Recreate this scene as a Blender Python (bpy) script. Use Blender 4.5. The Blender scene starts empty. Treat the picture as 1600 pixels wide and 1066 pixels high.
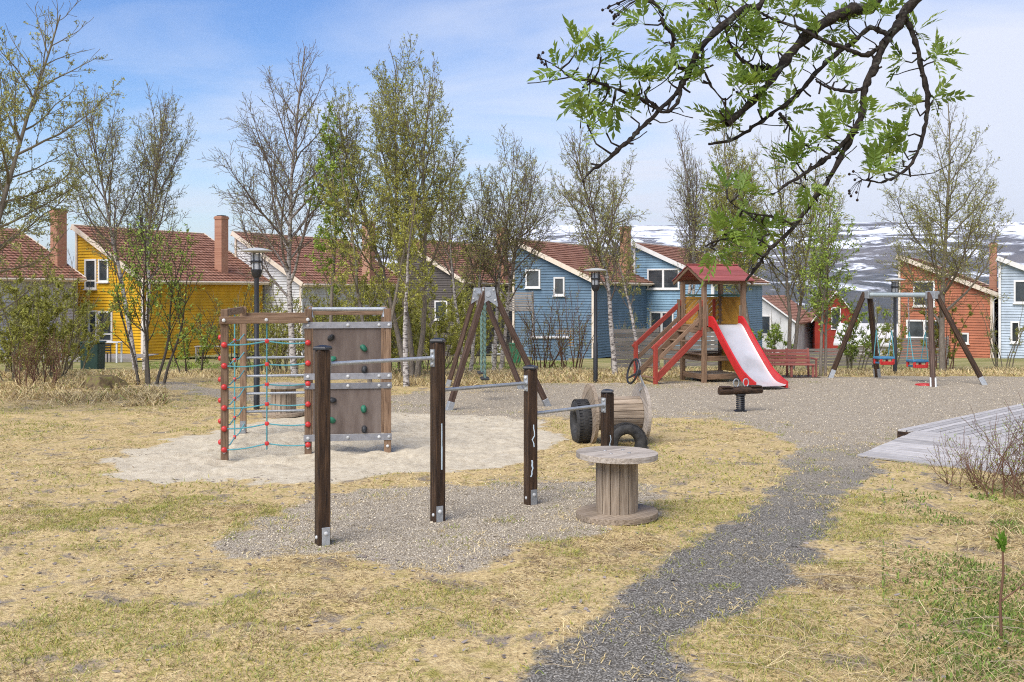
import bpy, bmesh, math, random
import numpy as np
from mathutils import Vector, Matrix

random.seed(11)
RNG = np.random.default_rng(11)
S = bpy.context.scene
COL = S.collection

# ------------------------------------------------------------------ camera
EYE = 2.3            # eye height above the playground
HORIZON = 455.0      # row of the eye-level line in the 1600 px wide photograph
cam_d = bpy.data.cameras.new("camera")
cam = bpy.data.objects.new("camera", cam_d)
COL.objects.link(cam)
cam.location = (0, 0, EYE)
cam.rotation_euler = (math.radians(90), 0, 0)
cam_d.sensor_width = 36.0
cam_d.lens = 36.0
cam_d.shift_y = -(533.0 - HORIZON) / 1600.0
cam_d.clip_start = 0.1
cam_d.clip_end = 30000
S.camera = cam

# ------------------------------------------------------------------ world, sun, exposure
SUN_EL, SUN_AZ = math.radians(50), math.radians(215)     # azimuth clockwise from +Y
world = bpy.data.worlds.new("World")
S.world = world
world.use_nodes = True
wn, wl = world.node_tree.nodes, world.node_tree.links
wn.clear()
w_out = wn.new("ShaderNodeOutputWorld")
w_bg = wn.new("ShaderNodeBackground")
w_sky = wn.new("ShaderNodeTexSky")
w_sky.sky_type = 'NISHITA'
w_sky.sun_disc = False
w_sky.sun_elevation = SUN_EL
w_sky.sun_rotation = SUN_AZ
w_sky.air_density = 1.0
w_sky.dust_density = 0.6
w_sky.ozone_density = 3.0
w_bg.inputs[1].default_value = 0.078
# thin high cloud: noise on a flat layer far overhead, thicker towards the east (right) and the horizon
tc = wn.new("ShaderNodeTexCoord")
sep = wn.new("ShaderNodeSeparateXYZ"); wl.new(tc.outputs['Generated'], sep.inputs[0])
def wmath(op, a, b=None, clamp=False):
    n = wn.new("ShaderNodeMath"); n.operation = op; n.use_clamp = clamp
    for i, v in enumerate((a, b)):
        if v is None: continue
        if isinstance(v, (int, float)): n.inputs[i].default_value = v
        else: wl.new(v, n.inputs[i])
    return n.outputs[0]
zc = wmath('ADD', wmath('MAXIMUM', sep.outputs['Z'], 0.0), 0.12)
comb = wn.new("ShaderNodeCombineXYZ")
wl.new(wmath('DIVIDE', sep.outputs['X'], zc), comb.inputs[0])
wl.new(wmath('DIVIDE', sep.outputs['Y'], zc), comb.inputs[1])
cmap = wn.new("ShaderNodeMapping"); wl.new(comb.outputs[0], cmap.inputs[0])
cmap.inputs['Rotation'].default_value = (0, 0, math.radians(-14))
cmap.inputs['Scale'].default_value = (0.6, 1.15, 1)
cn = wn.new("ShaderNodeTexNoise"); wl.new(cmap.outputs[0], cn.inputs['Vector'])
cn.inputs['Scale'].default_value = 1.5; cn.inputs['Detail'].default_value = 9; cn.inputs['Roughness'].default_value = 0.55
cn.inputs['Distortion'].default_value = 0.6
cover = wmath('ADD', wmath('MULTIPLY', sep.outputs['X'], 1.35), wmath('MULTIPLY', wmath('SUBTRACT', 0.26, sep.outputs['Z']), 2.2))
cfac = wmath('ADD', wmath('MULTIPLY', wmath('SUBTRACT', cn.outputs['Fac'], 0.47), 1.7), wmath('ADD', cover, 0.36), True)
cfac = wmath('MULTIPLY', cfac, 0.93)
w_mix = wn.new("ShaderNodeMix"); w_mix.data_type = 'RGBA'
wl.new(cfac, w_mix.inputs['Factor'])
w_hs = wn.new('ShaderNodeHueSaturation'); w_hs.inputs['Saturation'].default_value = 1.25; w_hs.inputs['Hue'].default_value = .512; w_hs.inputs['Value'].default_value = 1.12
wl.new(w_sky.outputs[0], w_hs.inputs['Color']); wl.new(w_hs.outputs[0], w_mix.inputs['A'])
w_mix.inputs['B'].default_value = (5.45, 5.7, 6.5, 1)
wl.new(w_mix.outputs['Result'], w_bg.inputs[0])
wl.new(w_bg.outputs[0], w_out.inputs[0])

sun_d = bpy.data.lights.new("sun", 'SUN')
sun_d.energy = 2.5
sun_d.angle = math.radians(48)
sun_d.color = (1.0, 0.95, 0.88)
sun = bpy.data.objects.new("sun", sun_d); COL.objects.link(sun)
sd = Vector((math.sin(SUN_AZ) * math.cos(SUN_EL), math.cos(SUN_AZ) * math.cos(SUN_EL), math.sin(SUN_EL)))
sun.rotation_euler = sd.to_track_quat('Z', 'Y').to_euler()
sun.location = sd * 60

S.view_settings.view_transform = 'Standard'
S.view_settings.look = 'None'
S.view_settings.gamma = 1.0
S.view_settings.use_curve_mapping = False
S.view_settings.exposure = 1.06
S.cycles.use_denoising = False
S.cycles.filter_width = 1.1
S.cycles.max_bounces = 6
S.cycles.transparent_max_bounces = 6
S.cycles.sample_clamp_indirect = 6.0

# ------------------------------------------------------------------ helpers: places
def gx(px, Y): return (px - 800.0) / 1600.0 * Y
def at(px, py, Y): return Vector((gx(px, Y), Y, EYE - (py - HORIZON) / 1600.0 * Y))
def on_ground(px, py):                       # a spot of the flat playground seen at a pixel
    Y = EYE * 1600.0 / (py - HORIZON)
    return Vector((gx(px, Y), Y, 0.0))

_tab = np.random.default_rng(5).random((256, 256))
def vnoise(x, y):
    xi = np.floor(x).astype(int); yi = np.floor(y).astype(int)
    fx = x - xi; fy = y - yi
    fx = fx * fx * (3 - 2 * fx); fy = fy * fy * (3 - 2 * fy)
    a = _tab[xi & 255, yi & 255]; b = _tab[(xi + 1) & 255, yi & 255]
    c = _tab[xi & 255, (yi + 1) & 255]; d = _tab[(xi + 1) & 255, (yi + 1) & 255]
    return (a * (1 - fx) + b * fx) * (1 - fy) + (c * (1 - fx) + d * fx) * fy
def fbm(x, y, scale, octv=4, off=0.0):
    r = 0; amp = 1; tot = 0
    x = np.asarray(x, float) * scale + off * 17.3; y = np.asarray(y, float) * scale + off * 9.1
    for _ in range(octv):
        r = r + amp * vnoise(x, y); tot += amp; amp *= 0.5; x = x * 2.03 + 3.1; y = y * 2.03 + 7.7
    return r / tot
def gz(x, y):
    y = np.asarray(y, float)
    z = -0.05 * np.clip(y - 27, 0, 48) - 0.14 * np.clip(y - 78, 0, 420) - 0.0 * np.asarray(x, float)
    return z
def gzf(x, y): return float(gz(x, y))

# ------------------------------------------------------------------ helpers: meshes
def mesh_np(name, V, quads=None, tris=None, mat=None, smooth=False, attrs=None):
    """mesh from numpy arrays; attrs: {name: (type, array)} on points"""
    me = bpy.data.meshes.new(name)
    V = np.asarray(V, np.float32).reshape(-1, 3)
    nq = 0 if quads is None else len(quads); nt = 0 if tris is None else len(tris)
    me.vertices.add(len(V)); me.vertices.foreach_set("co", V.ravel())
    idx = []
    if nq: idx.append(np.asarray(quads, np.int32).ravel())
    if nt: idx.append(np.asarray(tris, np.int32).ravel())
    idx = np.concatenate(idx)
    me.loops.add(len(idx)); me.loops.foreach_set("vertex_index", idx)
    me.polygons.add(nq + nt)
    start = np.concatenate([np.arange(nq, dtype=np.int32) * 4, nq * 4 + np.arange(nt, dtype=np.int32) * 3])
    me.polygons.foreach_set("loop_start", start.astype(np.int32))
    if smooth: me.polygons.foreach_set("use_smooth", np.ones(nq + nt, bool))
    if attrs:
        for k, (ty, arr) in attrs.items():
            a = me.attributes.new(k, ty, 'POINT')
            a.data.foreach_set("color" if ty == 'FLOAT_COLOR' else "value", np.asarray(arr, np.float32).ravel())
    me.update(calc_edges=True)
    if mat: me.materials.append(mat)
    return me

class G:
    """collects simple solids into one mesh"""
    def __init__(s): s.v = []; s.f = []
    def add(s, vs, fs):
        o = len(s.v); s.v += [tuple(p) for p in vs]; s.f += [tuple(i + o for i in f) for f in fs]; return s
    def box(s, c, d, rz=0.0):
        c = Vector(c); R = Matrix.Rotation(rz, 3, 'Z')
        vs = [c + R @ Vector((x * d[0] / 2, y * d[1] / 2, z * d[2] / 2)) for x in (-1, 1) for y in (-1, 1) for z in (-1, 1)]
        return s.add(vs, [(0, 1, 3, 2), (4, 6, 7, 5), (0, 4, 5, 1), (2, 3, 7, 6), (0, 2, 6, 4), (1, 5, 7, 3)])
    def hexa(s, a, b):      # two quads (lists of 4 points) joined
        return s.add(list(a) + list(b), [(3, 2, 1, 0), (4, 5, 6, 7), (0, 1, 5, 4), (1, 2, 6, 5), (2, 3, 7, 6), (3, 0, 4, 7)])
    def tube(s, pts, r, n=8, cap=True):
        pts = [Vector(p) for p in pts]
        rs = r if isinstance(r, (list, tuple)) else [r] * len(pts)
        vs = []; fs = []
        up = None
        for i, p in enumerate(pts):
            t = (pts[min(i + 1, len(pts) - 1)] - pts[max(i - 1, 0)]).normalized()
            if up is None:
                up = Vector((0, 0, 1)) if abs(t.z) < 0.9 else Vector((1, 0, 0))
            u = (up - t * up.dot(t)).normalized(); w = t.cross(u); up = u
            for k in range(n):
                a = 2 * math.pi * k / n
                vs.append(p + (u * math.cos(a) + w * math.sin(a)) * rs[i])
        m = len(pts)
        for i in range(m - 1):
            for k in range(n):
                fs.append((i * n + k, i * n + (k + 1) % n, (i + 1) * n + (k + 1) % n, (i + 1) * n + k))
        if cap:
            fs.append(tuple(range(n))[::-1]); fs.append(tuple((m - 1) * n + k for k in range(n)))
        return s.add(vs, fs)
    def lathe(s, prof, c, n=24, axis=(0, 0, 1), closed=False):
        c = Vector(c); ax = Vector(axis).normalized()
        u = ax.orthogonal().normalized(); w = ax.cross(u)
        vs = []; fs = []
        for r, h in prof:
            for k in range(n):
                a = 2 * math.pi * k / n
                vs.append(c + ax * h + (u * math.cos(a) + w * math.sin(a)) * r)
        m = len(prof)
        for i in range(m if closed else m - 1):
            j = (i + 1) % m
            for k in range(n):
                fs.append((i * n + k, i * n + (k + 1) % n, j * n + (k + 1) % n, j * n + k))
        if not closed:
            fs.append(tuple(range(n))[::-1]); fs.append(tuple((m - 1) * n + k for k in range(n)))
        return s.add(vs, fs)
    def mesh(s, name, mat, off=(0, 0, 0), smooth=False, bevel=0.0):
        me = bpy.data.meshes.new(name)
        o = Vector(off)
        me.from_pydata([Vector(p) - o for p in s.v], [], s.f)
        bm = bmesh.new(); bm.from_mesh(me)
        bmesh.ops.recalc_face_normals(bm, faces=bm.faces)
        if bevel:
            bmesh.ops.bevel(bm, geom=bm.edges[:], offset=bevel, segments=1, affect='EDGES', profile=0.5)
        bm.to_mesh(me); bm.free()
        if smooth:
            for p in me.polygons: p.use_smooth = True
            try: me.set_sharp_from_angle(angle=math.radians(40))
            except Exception: pass
        me.materials.append(mat)
        return me

WM = {}
def link(name, data, M=None, parent=None):
    o = bpy.data.objects.new(name, data); COL.objects.link(o)
    M = M or Matrix.Identity(4)
    WM[o.name] = M.copy()
    if parent is not None:
        o.parent = parent
        o.matrix_basis = WM[parent.name].inverted() @ M
    else:
        o.matrix_basis = M
    return o
def tag(o, label=None, cat=None, group=None, kind=None):
    if label: o["label"] = label
    if cat: o["category"] = cat
    if group: o["group"] = group
    if kind: o["kind"] = kind
    return o
_boxes = {}
def box_mesh(d, mat, bevel):
    key = (tuple(round(x, 3) for x in d), mat.name, round(bevel, 4))
    if key not in _boxes:
        _boxes[key] = G().box((0, 0, 0), d).mesh("bar", mat, bevel=bevel)
    return _boxes[key]
def frame(p0, p1, up=(0, 0, 1)):
    p0 = Vector(p0); p1 = Vector(p1); x = (p1 - p0).normalized(); up = Vector(up)
    if abs(x.dot(up.normalized())) > 0.98: up = Vector((0, 1, 0)) if abs(x.y) < 0.9 else Vector((1, 0, 0))
    y = up.cross(x).normalized(); z = x.cross(y)
    M = Matrix((x, y, z)).transposed().to_4x4(); M.translation = (p0 + p1) / 2
    return M

class Thing:
    def __init__(s, name, label, cat, loc, group=None):
        s.loc = Vector(loc)
        s.o = link(name, None, Matrix.Translation(s.loc)); s.o.empty_display_size = 0.2
        tag(s.o, label, cat, group)
    def part(s, name, g, mat, parent=None, smooth=False, bevel=0.0, label=None):
        me = g.mesh(name, mat, s.loc, smooth, bevel)
        o = link(name, me, Matrix.Translation(s.loc), parent or s.o)
        if label: o["label"] = label
        return o
    def beam(s, name, p0, p1, w, h, mat, parent=None, up=(0, 0, 1), bevel=0.006, roll=0.0):
        L = (Vector(p1) - Vector(p0)).length
        M = frame(p0, p1, up)
        if roll: M = M @ Matrix.Rotation(roll, 4, 'X')
        return link(name, box_mesh((L, w, h), mat, bevel), M, parent or s.o)
    def inst(s, name, me, M, parent=None):
        return link(name, me, M, parent or s.o)
    def nparr(s, name, me, parent=None, kind=None):      # mesh already in world coordinates
        me.transform(Matrix.Translation(-s.loc))
        o = link(name, me, Matrix.Translation(s.loc), parent or s.o)
        if kind: o["kind"] = kind
        return o

# ------------------------------------------------------------------ helpers: materials
def new_mat(name):
    m = bpy.data.materials.new(name); m.use_nodes = True
    n, l = m.node_tree.nodes, m.node_tree.links
    b = n["Principled BSDF"]
    return m, n, l, b
def ramp(n, stops):
    r = n.new("ShaderNodeValToRGB")
    el = r.color_ramp.elements
    while len(el) < len(stops): el.new(0.5)
    for e, (p, c) in zip(el, stops):
        e.position = p; e.color = (*c, 1) if len(c) == 3 else c
    return r
def mat(name, c1, c2, rough=0.7, nscale=6.0, stretch=(1, 1, 1), bump=0.15, metal=0.0, rand=0.2, lo=0.3, hi=0.7, spec=0.3, fine=0.0, c3=None, dist=0.02):
    m, n, l, b = new_mat(name)
    t = n.new("ShaderNodeTexCoord"); oi = n.new("ShaderNodeObjectInfo")
    mp = n.new("ShaderNodeMapping"); l.new(t.outputs['Object'], mp.inputs[0]); mp.inputs['Scale'].default_value = stretch
    ad = n.new("ShaderNodeVectorMath"); ad.operation = 'ADD'
    ml = n.new("ShaderNodeMath"); ml.operation = 'MULTIPLY'; ml.inputs[1].default_value = 37.0
    l.new(oi.outputs['Random'], ml.inputs[0]); l.new(mp.outputs[0], ad.inputs[0]); l.new(ml.outputs[0], ad.inputs[1])
    ns = n.new("ShaderNodeTexNoise"); ns.inputs['Scale'].default_value = nscale; ns.inputs['Detail'].default_value = 8
    ns.inputs['Roughness'].default_value = 0.62
    l.new(ad.outputs[0], ns.inputs['Vector'])
    stops = [(lo, c1), (hi, c2)] if c3 is None else [(lo, c1), ((lo + hi) / 2, c2), (hi, c3)]
    r = ramp(n, stops); l.new(ns.outputs['Fac'], r.inputs[0])
    hv = n.new("ShaderNodeHueSaturation"); l.new(r.outputs[0], hv.inputs['Color'])
    mr = n.new("ShaderNodeMapRange"); mr.inputs['To Min'].default_value = 1 - rand; mr.inputs['To Max'].default_value = 1 + rand
    l.new(oi.outputs['Random'], mr.inputs['Value']); l.new(mr.outputs[0], hv.inputs['Value'])
    l.new(hv.outputs[0], b.inputs['Base Color'])
    b.inputs['Roughness'].default_value = rough; b.inputs['Metallic'].default_value = metal
    b.inputs['Specular IOR Level'].default_value = spec
    if bump:
        bp = n.new("ShaderNodeBump"); bp.inputs['Strength'].default_value = bump; bp.inputs['Distance'].default_value = dist
        l.new(ns.outputs['Fac'], bp.inputs['Height']); l.new(bp.outputs[0], b.inputs['Normal'])
    return m
GRAIN = (0.6, 9, 9)
wood_brown = mat("impregnated_wood", (.085, .05, .03), (.20, .125, .075), .75, 5, GRAIN, .3, c3=(.27, .18, .115))
wood_dark = mat("dark_stained_wood", (.012, .007, .005), (.05, .027, .014), .55, 5, GRAIN, .35, c3=(.12, .068, .036), lo=.33, hi=.75)
wood_swing = mat("brown_stained_wood", (.03, .017, .011), (.075, .044, .03), .7, 5, GRAIN, .3, c3=(.125, .08, .057))
wood_grey = mat("weathered_wood", (.13, .095, .065), (.29, .225, .16), .85, 5, GRAIN, .5, c3=(.41, .335, .25))
wood_pale = mat("bleached_wood", (.20, .165, .13), (.35, .30, .245), .85, 5, GRAIN, .5, c3=(.46, .41, .345))
wood_deck = mat("deck_wood", (.26, .24, .22), (.40, .375, .35), .65, 4, GRAIN, .3, c3=(.50, .47, .435), rand=.2)
wood_fence = mat("grey_fence_wood", (.17, .15, .13), (.30, .27, .24), .85, 5, GRAIN, .3)
red_wood = mat("red_painted_wood", (.23, .035, .022), (.36, .06, .04), .55, 5, GRAIN, .15, rand=.12)
red_roof = mat("red_roof_boards", (.20, .05, .045), (.33, .10, .09), .6, 4, GRAIN, .2, rand=.2)
bench_red = mat("faded_red_wood", (.22, .07, .055), (.32, .11, .085), .65, 5, GRAIN, .2)
yellow_board = mat("ochre_boards", (.35, .18, .03), (.50, .28, .05), .6, 5, GRAIN, .2)
green_paint = mat("green_painted_wood", (.06, .14, .10), (.10, .2, .15), .5, 5, GRAIN, .1)
galv = mat("galvanised_steel", (.30, .315, .325), (.46, .48, .49), .45, 30, (1, 1, 1), .05, metal=.55, spec=.5)
steel_strap = mat("grey_steel_strap", (.20, .20, .21), (.29, .29, .30), .5, 18, (1, 1, 1), .05, metal=.3, spec=.4)
bolt_mat = mat("pale_bolt_cap", (.4, .4, .385), (.55, .55, .53), .45, 20, bump=0, spec=.5)
black_plastic = mat("black_plastic", (.012, .012, .013), (.025, .025, .027), .4, 20, bump=.05, spec=.5)
black_paint = mat("black_painted_steel", (.01, .01, .011), (.018, .018, .02), .45, 12, bump=.03, spec=.5)
rubber = mat("tyre_rubber", (.012, .012, .013), (.035, .034, .033), .7, 14, bump=.2, c3=(.06, .057, .052))
red_plastic = mat("red_plastic", (.42, .022, .02), (.55, .035, .03), .4, 12, bump=.03, spec=.5, rand=.08)
slide_red = mat("red_slide_plastic", (.42, .016, .016), (.56, .026, .026), .45, 4, bump=.02, spec=.5, rand=0)
slide_steel = mat("slide_sheet_steel", (.40, .385, .36), (.58, .57, .555), .38, 1.0, (1, 1, 1), .02, metal=.35, spec=.5, c3=(.66, .65, .64), rand=0)
rope_blue = mat("turquoise_rope", (.06, .22, .25), (.12, .33, .35), .8, 60, bump=.3)
rope_green = mat("dull_green_chain", (.10, .17, .15), (.17, .26, .22), .6, 60, bump=.3)
chain_mat = mat("steel_chain", (.18, .18, .18), (.3, .3, .3), .5, 60, bump=.2, metal=.6)
panel_mat = mat("brown_climbing_panel", (.085, .062, .05), (.125, .095, .078), .6, 2.5, (3, 3, .5), .03, c3=(.18, .145, .122), rand=.05)
hold_green = mat("green_hold", (.015, .10, .06), (.03, .17, .10), .5, 12, bump=.1)
hold_black = mat("black_hold", (.015, .016, .018), (.04, .042, .045), .5, 12, bump=.1)
blue_plastic = mat("blue_rubber", (.04, .13, .23), (.065, .19, .31), .5, 12, bump=.05)
white_plastic = mat("white_plastic", (.6, .6, .58), (.72, .72, .7), .5, 8, bump=.02)
green_bin = mat("dark_green_plastic", (.012, .03, .024), (.022, .05, .04), .5, 8, bump=.04)
glass_lamp = mat("frosted_lamp_glass", (.35, .36, .36), (.45, .46, .46), .25, 8, bump=0, spec=.5)
brick_mat = None
# ================================================================== THE SETTING
def poly_world(pix): return np.array([on_ground(a, b)[:2] for a, b in pix])
def sdf(poly, x, y):
    """signed distance, positive inside"""
    d = np.full(x.shape, 1e9); ins = np.zeros(x.shape, bool)
    n = len(poly)
    for i in range(n):
        ax, ay = poly[i]; bx, by = poly[(i + 1) % n]
        ex, ey = bx - ax, by - ay
        t = np.clip(((x - ax) * ex + (y - ay) * ey) / (ex * ex + ey * ey + 1e-12), 0, 1)
        d = np.minimum(d, np.hypot(x - ax - t * ex, y - ay - t * ey))
        c = ((ay > y) != (by > y)) & (x < (bx - ax) * (y - ay) / (by - ay + 1e-12) + ax)
        ins ^= c
    return np.where(ins, d, -d)
SAND = poly_world([(150, 741), (230, 705), (330, 670), (460, 650), (600, 646), (740, 650), (830, 658), (856, 690), (835, 716), (760, 737), (640, 744), (480, 751), (300, 753), (190, 751)])
GRAVEL = poly_world([(600, 650), (588, 625), (640, 612), (760, 603), (900, 599), (1000, 600), (1100, 595), (1250, 588), (1400, 583), (1600, 585), (1760, 592), (1760, 645), (1480, 672), (1395, 700), (1390, 730), (1340, 762), (1290, 745), (1250, 690), (1150, 660), (1050, 652), (900, 652), (830, 657)])
PATCH = poly_world([(325, 862), (420, 812), (520, 777), (650, 757), (800, 749), (900, 750), (1010, 762), (1045, 790), (1000, 818), (900, 832), (800, 852), (745, 882), (690, 897), (600, 892), (500, 866), (420, 862)])
PATH = poly_world([(800, 1085), (850, 1022), (950, 968), (1050, 890), (1085, 850), (1160, 800), (1215, 762), (1250, 705), (1300, 690), (1385, 700), (1375, 735), (1315, 770), (1305, 830), (1250, 878), (1200, 925), (1130, 962), (1080, 1000), (1065, 1040), (1050, 1110), (780, 1110)])
SIDEPATH = poly_world([(238, 597), (290, 598), (345, 608), (420, 620), (560, 618), (560, 630), (420, 634), (330, 622), (285, 610), (240, 603)])
def zones(x, y):
    wob = (fbm(x, y, 1.0, 4, 1) - 0.5) * 1.3
    wob2 = (fbm(x, y, 3.2, 4, 2) - 0.5) * 1.0
    far = np.clip((y - 10) / 10, 0, 1)
    w = wob * (0.6 + 0.5 * far) + wob2
    sand = sdf(SAND, x, y) + w * 0.8
    gravel = sdf(GRAVEL, x, y) + w * 0.9
    patch = sdf(PATCH, x, y) + w * 0.7
    path = np.maximum(sdf(PATH, x, y) + .05 + w * 0.40, sdf(SIDEPATH, x, y) + w * .5)
    return sand, gravel, patch, path
def grassiness(x, y):
    s, g, p, t = zones(x, y)
    return -np.maximum(np.maximum(s, g), np.maximum(p, t))

def axis(lo, hi, step, outer, growth=1.22):
    a = list(np.arange(lo, hi + 1e-6, step))
    st = step; v = lo; left = []
    while v > outer[0]:
        st *= growth; v -= st; left.append(v)
    st = step; v = hi; right = []
    while v < outer[1]:
        st *= growth; v += st; right.append(v)
    return np.array(left[::-1] + a + right)
xs = axis(-14, 14, 0.12, (-9000, 9000)); ys = axis(4, 30, 0.12, (-300, 12000), 1.12)
XX, YY = np.meshgrid(xs, ys)
fx, fy = XX.ravel(), YY.ravel()
sa, gr, pa, pt = zones(fx, fy)
near = ((np.abs(fx) < 20) & (fy > 0) & (fy < 40)).astype(float)
hgt = gz(fx, fy)
gmask = np.clip(-np.maximum(np.maximum(sa, gr), np.maximum(pa, pt)) * 4, 0, 1)
hgt = hgt + near * ((fbm(fx, fy, 2.2, 4, 3) - .5) * 0.09 * gmask + (fbm(fx, fy, 4.0, 3, 4) - .5) * 0.03
                    + np.clip(sa * 2, 0, 1) * (fbm(fx, fy, 4.5, 3, 6) - .5) * 0.16)
V = np.stack([fx, fy, hgt], 1)
nx, ny = len(xs), len(ys)
I = (np.arange(ny - 1)[:, None] * nx + np.arange(nx - 1)[None, :]).ravel()
Q = np.stack([I, I + 1, I + 1 + nx, I + nx], 1)

def ground_material():
    m, n, l, b = new_mat("playground_ground")
    geo = n.new("ShaderNodeNewGeometry")
    def attr(nm):
        a = n.new("ShaderNodeAttribute"); a.attribute_name = nm; return a.outputs['Fac']
    def noise(sc, det=6, rough=.6, vec=None, dist=0.0):
        t = n.new("ShaderNodeTexNoise"); t.inputs['Scale'].default_value = sc; t.inputs['Detail'].default_value = det
        t.inputs['Roughness'].default_value = rough; t.inputs['Distortion'].default_value = dist
        l.new(vec or geo.outputs['Position'], t.inputs['Vector']); return t.outputs['Fac']
    def mixc(f, a, bb):
        x = n.new("ShaderNodeMix"); x.data_type = 'RGBA'
        for k, v in (('Factor', f), ('A', a), ('B', bb)):
            if isinstance(v, (int, float)): x.inputs[k].default_value = v
            elif isinstance(v, tuple): x.inputs[k].default_value = (*v, 1)
            else: l.new(v, x.inputs[k])
        return x.outputs['Result']
    def mth(op, a, bb=None, clamp=False):
        x = n.new("ShaderNodeMath"); x.operation = op; x.use_clamp = clamp
        for i, v in enumerate((a, bb)):
            if v is None: continue
            if isinstance(v, (int, float)): x.inputs[i].default_value = v
            else: l.new(v, x.inputs[i])
        return x.outputs[0]
    def step(a, w, nz):       # soft, noisy edge
        return mth('ADD', mth('MULTIPLY', mth('ADD', a, mth('MULTIPLY', mth('SUBTRACT', nz, .5), w)), 9.0), .5, True)
    fine = noise(28, 5, .7); mid = noise(5, 6, .65); big = noise(.9, 4, .6); vfine = noise(95, 4, .7)
    # thatch of dead grass over wet soil
    thatch = ramp(n, [(.25, (.14, .095, .055)), (.38, (.33, .235, .115)), (.52, (.54, .40, .19)), (.72, (.66, .53, .29))]); l.new(fine, thatch.inputs[0])
    moss = ramp(n, [(.3, (.19, .155, .04)), (.7, (.42, .35, .10))]); l.new(fine, moss.inputs[0])
    soil = ramp(n, [(.3, (.12, .09, .068)), (.7, (.34, .285, .22))]); l.new(vfine, soil.inputs[0])
    g = mixc(mth('MULTIPLY', mth('SUBTRACT', mid, .50), 5.0, True), thatch.outputs[0], moss.outputs[0])
    g = mixc(mth('MULTIPLY', mth('SUBTRACT', noise(2.3, 6, .7, None, .5), .54), 9.0, True), g, soil.outputs[0])
    # crushed stone
    vor = n.new("ShaderNodeTexVoronoi"); vor.inputs['Scale'].default_value = 78; l.new(geo.outputs['Position'], vor.inputs['Vector'])
    sepv = n.new("ShaderNodeSeparateColor"); l.new(vor.outputs['Color'], sepv.inputs[0])
    stone = ramp(n, [(.0, (.24, .195, .135)), (.35, (.39, .325, .235)), (.7, (.52, .445, .33)), (1., (.66, .59, .47))]); l.new(sepv.outputs[0], stone.inputs[0])
    gapf = mth('MULTIPLY', mth('SUBTRACT', vor.outputs['Distance'], .42), 4.0, True)
    stone_c = mixc(gapf, stone.outputs[0], (.18, .145, .10))
    stone_c = mixc(mth('MULTIPLY', mth('SUBTRACT', mid, .5), 1.6, True), stone_c, (.52, .45, .33))
    dark = ramp(n, [(.0, (.13, .12, .10)), (.5, (.225, .205, .172)), (.85, (.32, .295, .25)), (1., (.46, .43, .375))]); l.new(sepv.outputs[1], dark.inputs[0])
    dark_c = mixc(gapf, dark.outputs[0], (.085, .075, .06))
    sandr = ramp(n, [(.28, (.36, .30, .21)), (.5, (.54, .465, .335)), (.75, (.66, .59, .45))]); l.new(noise(9, 8, .7), sandr.inputs[0])
    sand_c = mixc(mth('MULTIPLY', mth('SUBTRACT', noise(7, 7, .75), .56), 6.0, True), sandr.outputs[0], (.30, .245, .17))  # darker spots put shade of dents into the colour, along with wet sand
    c = mixc(step(attr('gravel'), .5, mid), g, stone_c)
    c = mixc(step(attr('patch'), .5, mid), c, stone_c)
    c = mixc(step(attr('sand'), .5, mid), c, sand_c)
    # the path is darker, damp crushed stone near the camera and fades into the pale gravel
    sepp = n.new("ShaderNodeSeparateXYZ"); l.new(geo.outputs['Position'], sepp.inputs[0])
    fade = mth('MULTIPLY', mth('SUBTRACT', 16.5, mth('ADD', sepp.outputs[1], mth('MULTIPLY', mth('SUBTRACT', big, .5), 6.0))), .16, True)
    pathc = mixc(fade, stone_c, dark_c)
    c = mixc(step(attr('path'), .5, mid), c, pathc)
    # far ground: spring meadow
    farf = mth('MULTIPLY', mth('SUBTRACT', sepp.outputs[1], 31.0), .12, True)
    meadow = ramp(n, [(.35, (.15, .16, .04)), (.5, (.26, .235, .085)), (.65, (.42, .33, .17))]); l.new(noise(.5, 6, .7), meadow.inputs[0])
    c = mixc(farf, c, meadow.outputs[0])
    l.new(c, b.inputs['Base Color'])
    b.inputs['Roughness'].default_value = .95; b.inputs['Specular IOR Level'].default_value = .15
    bp = n.new("ShaderNodeBump"); bp.inputs['Strength'].default_value = .6; bp.inputs['Distance'].default_value = .02
    h = mth('ADD', fine, mth('MULTIPLY', vor.outputs['Distance'], -.7))
    l.new(h, bp.inputs['Height']); l.new(bp.outputs[0], b.inputs['Normal'])
    return m
gm = mesh_np("ground", V, Q, None, ground_material(), True,
             {"sand": ('FLOAT', sa), "gravel": ('FLOAT', gr), "patch": ('FLOAT', pa), "path": ('FLOAT', pt)})
ground = link("ground", gm); tag(ground, kind="structure")

# ------------------------------------------------------------------ snowy mountain across the valley
th = np.radians(np.linspace(-48, 52, 260)); rr = np.concatenate([np.linspace(1300, 5200, 120), np.linspace(5300, 11000, 30)])
TH, RR = np.meshgrid(th, rr)
pxs = 800 + 1600 * np.tan(TH)
sky_y = np.interp(pxs, [-900, 0, 400, 560, 640, 720, 800, 900, 1000, 1150, 1330, 1450, 1600, 2500],
                  [452, 446, 425, 398, 380, 366, 356, 350, 351, 352, 347, 344, 346, 350])
tanel = (HORIZON - sky_y) / 1600 / np.sqrt(1 + np.tan(TH) ** 2)
t = np.clip((RR - 1500) / 3600, 0, 1)
prof = t ** 1.35
MX, MY = RR * np.sin(TH), RR * np.cos(TH)
top = tanel * 5100
rough = (fbm(MX, MY, 1 / 700., 5, 8) - .5) * 230 * np.sin(np.pi * np.clip(t, 0, 1)) ** 1 * np.clip(top / 200, 0, 1)
MZ = -62 + (top + 62) * prof + rough - np.clip(RR - 5200, 0, 1e5) * 0.008
MV = np.stack([MX, MY, MZ], -1).reshape(-1, 3)
na, nr = len(th), len(rr)
I = (np.arange(nr - 1)[:, None] * na + np.arange(na - 1)[None, :]).ravel()
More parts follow.
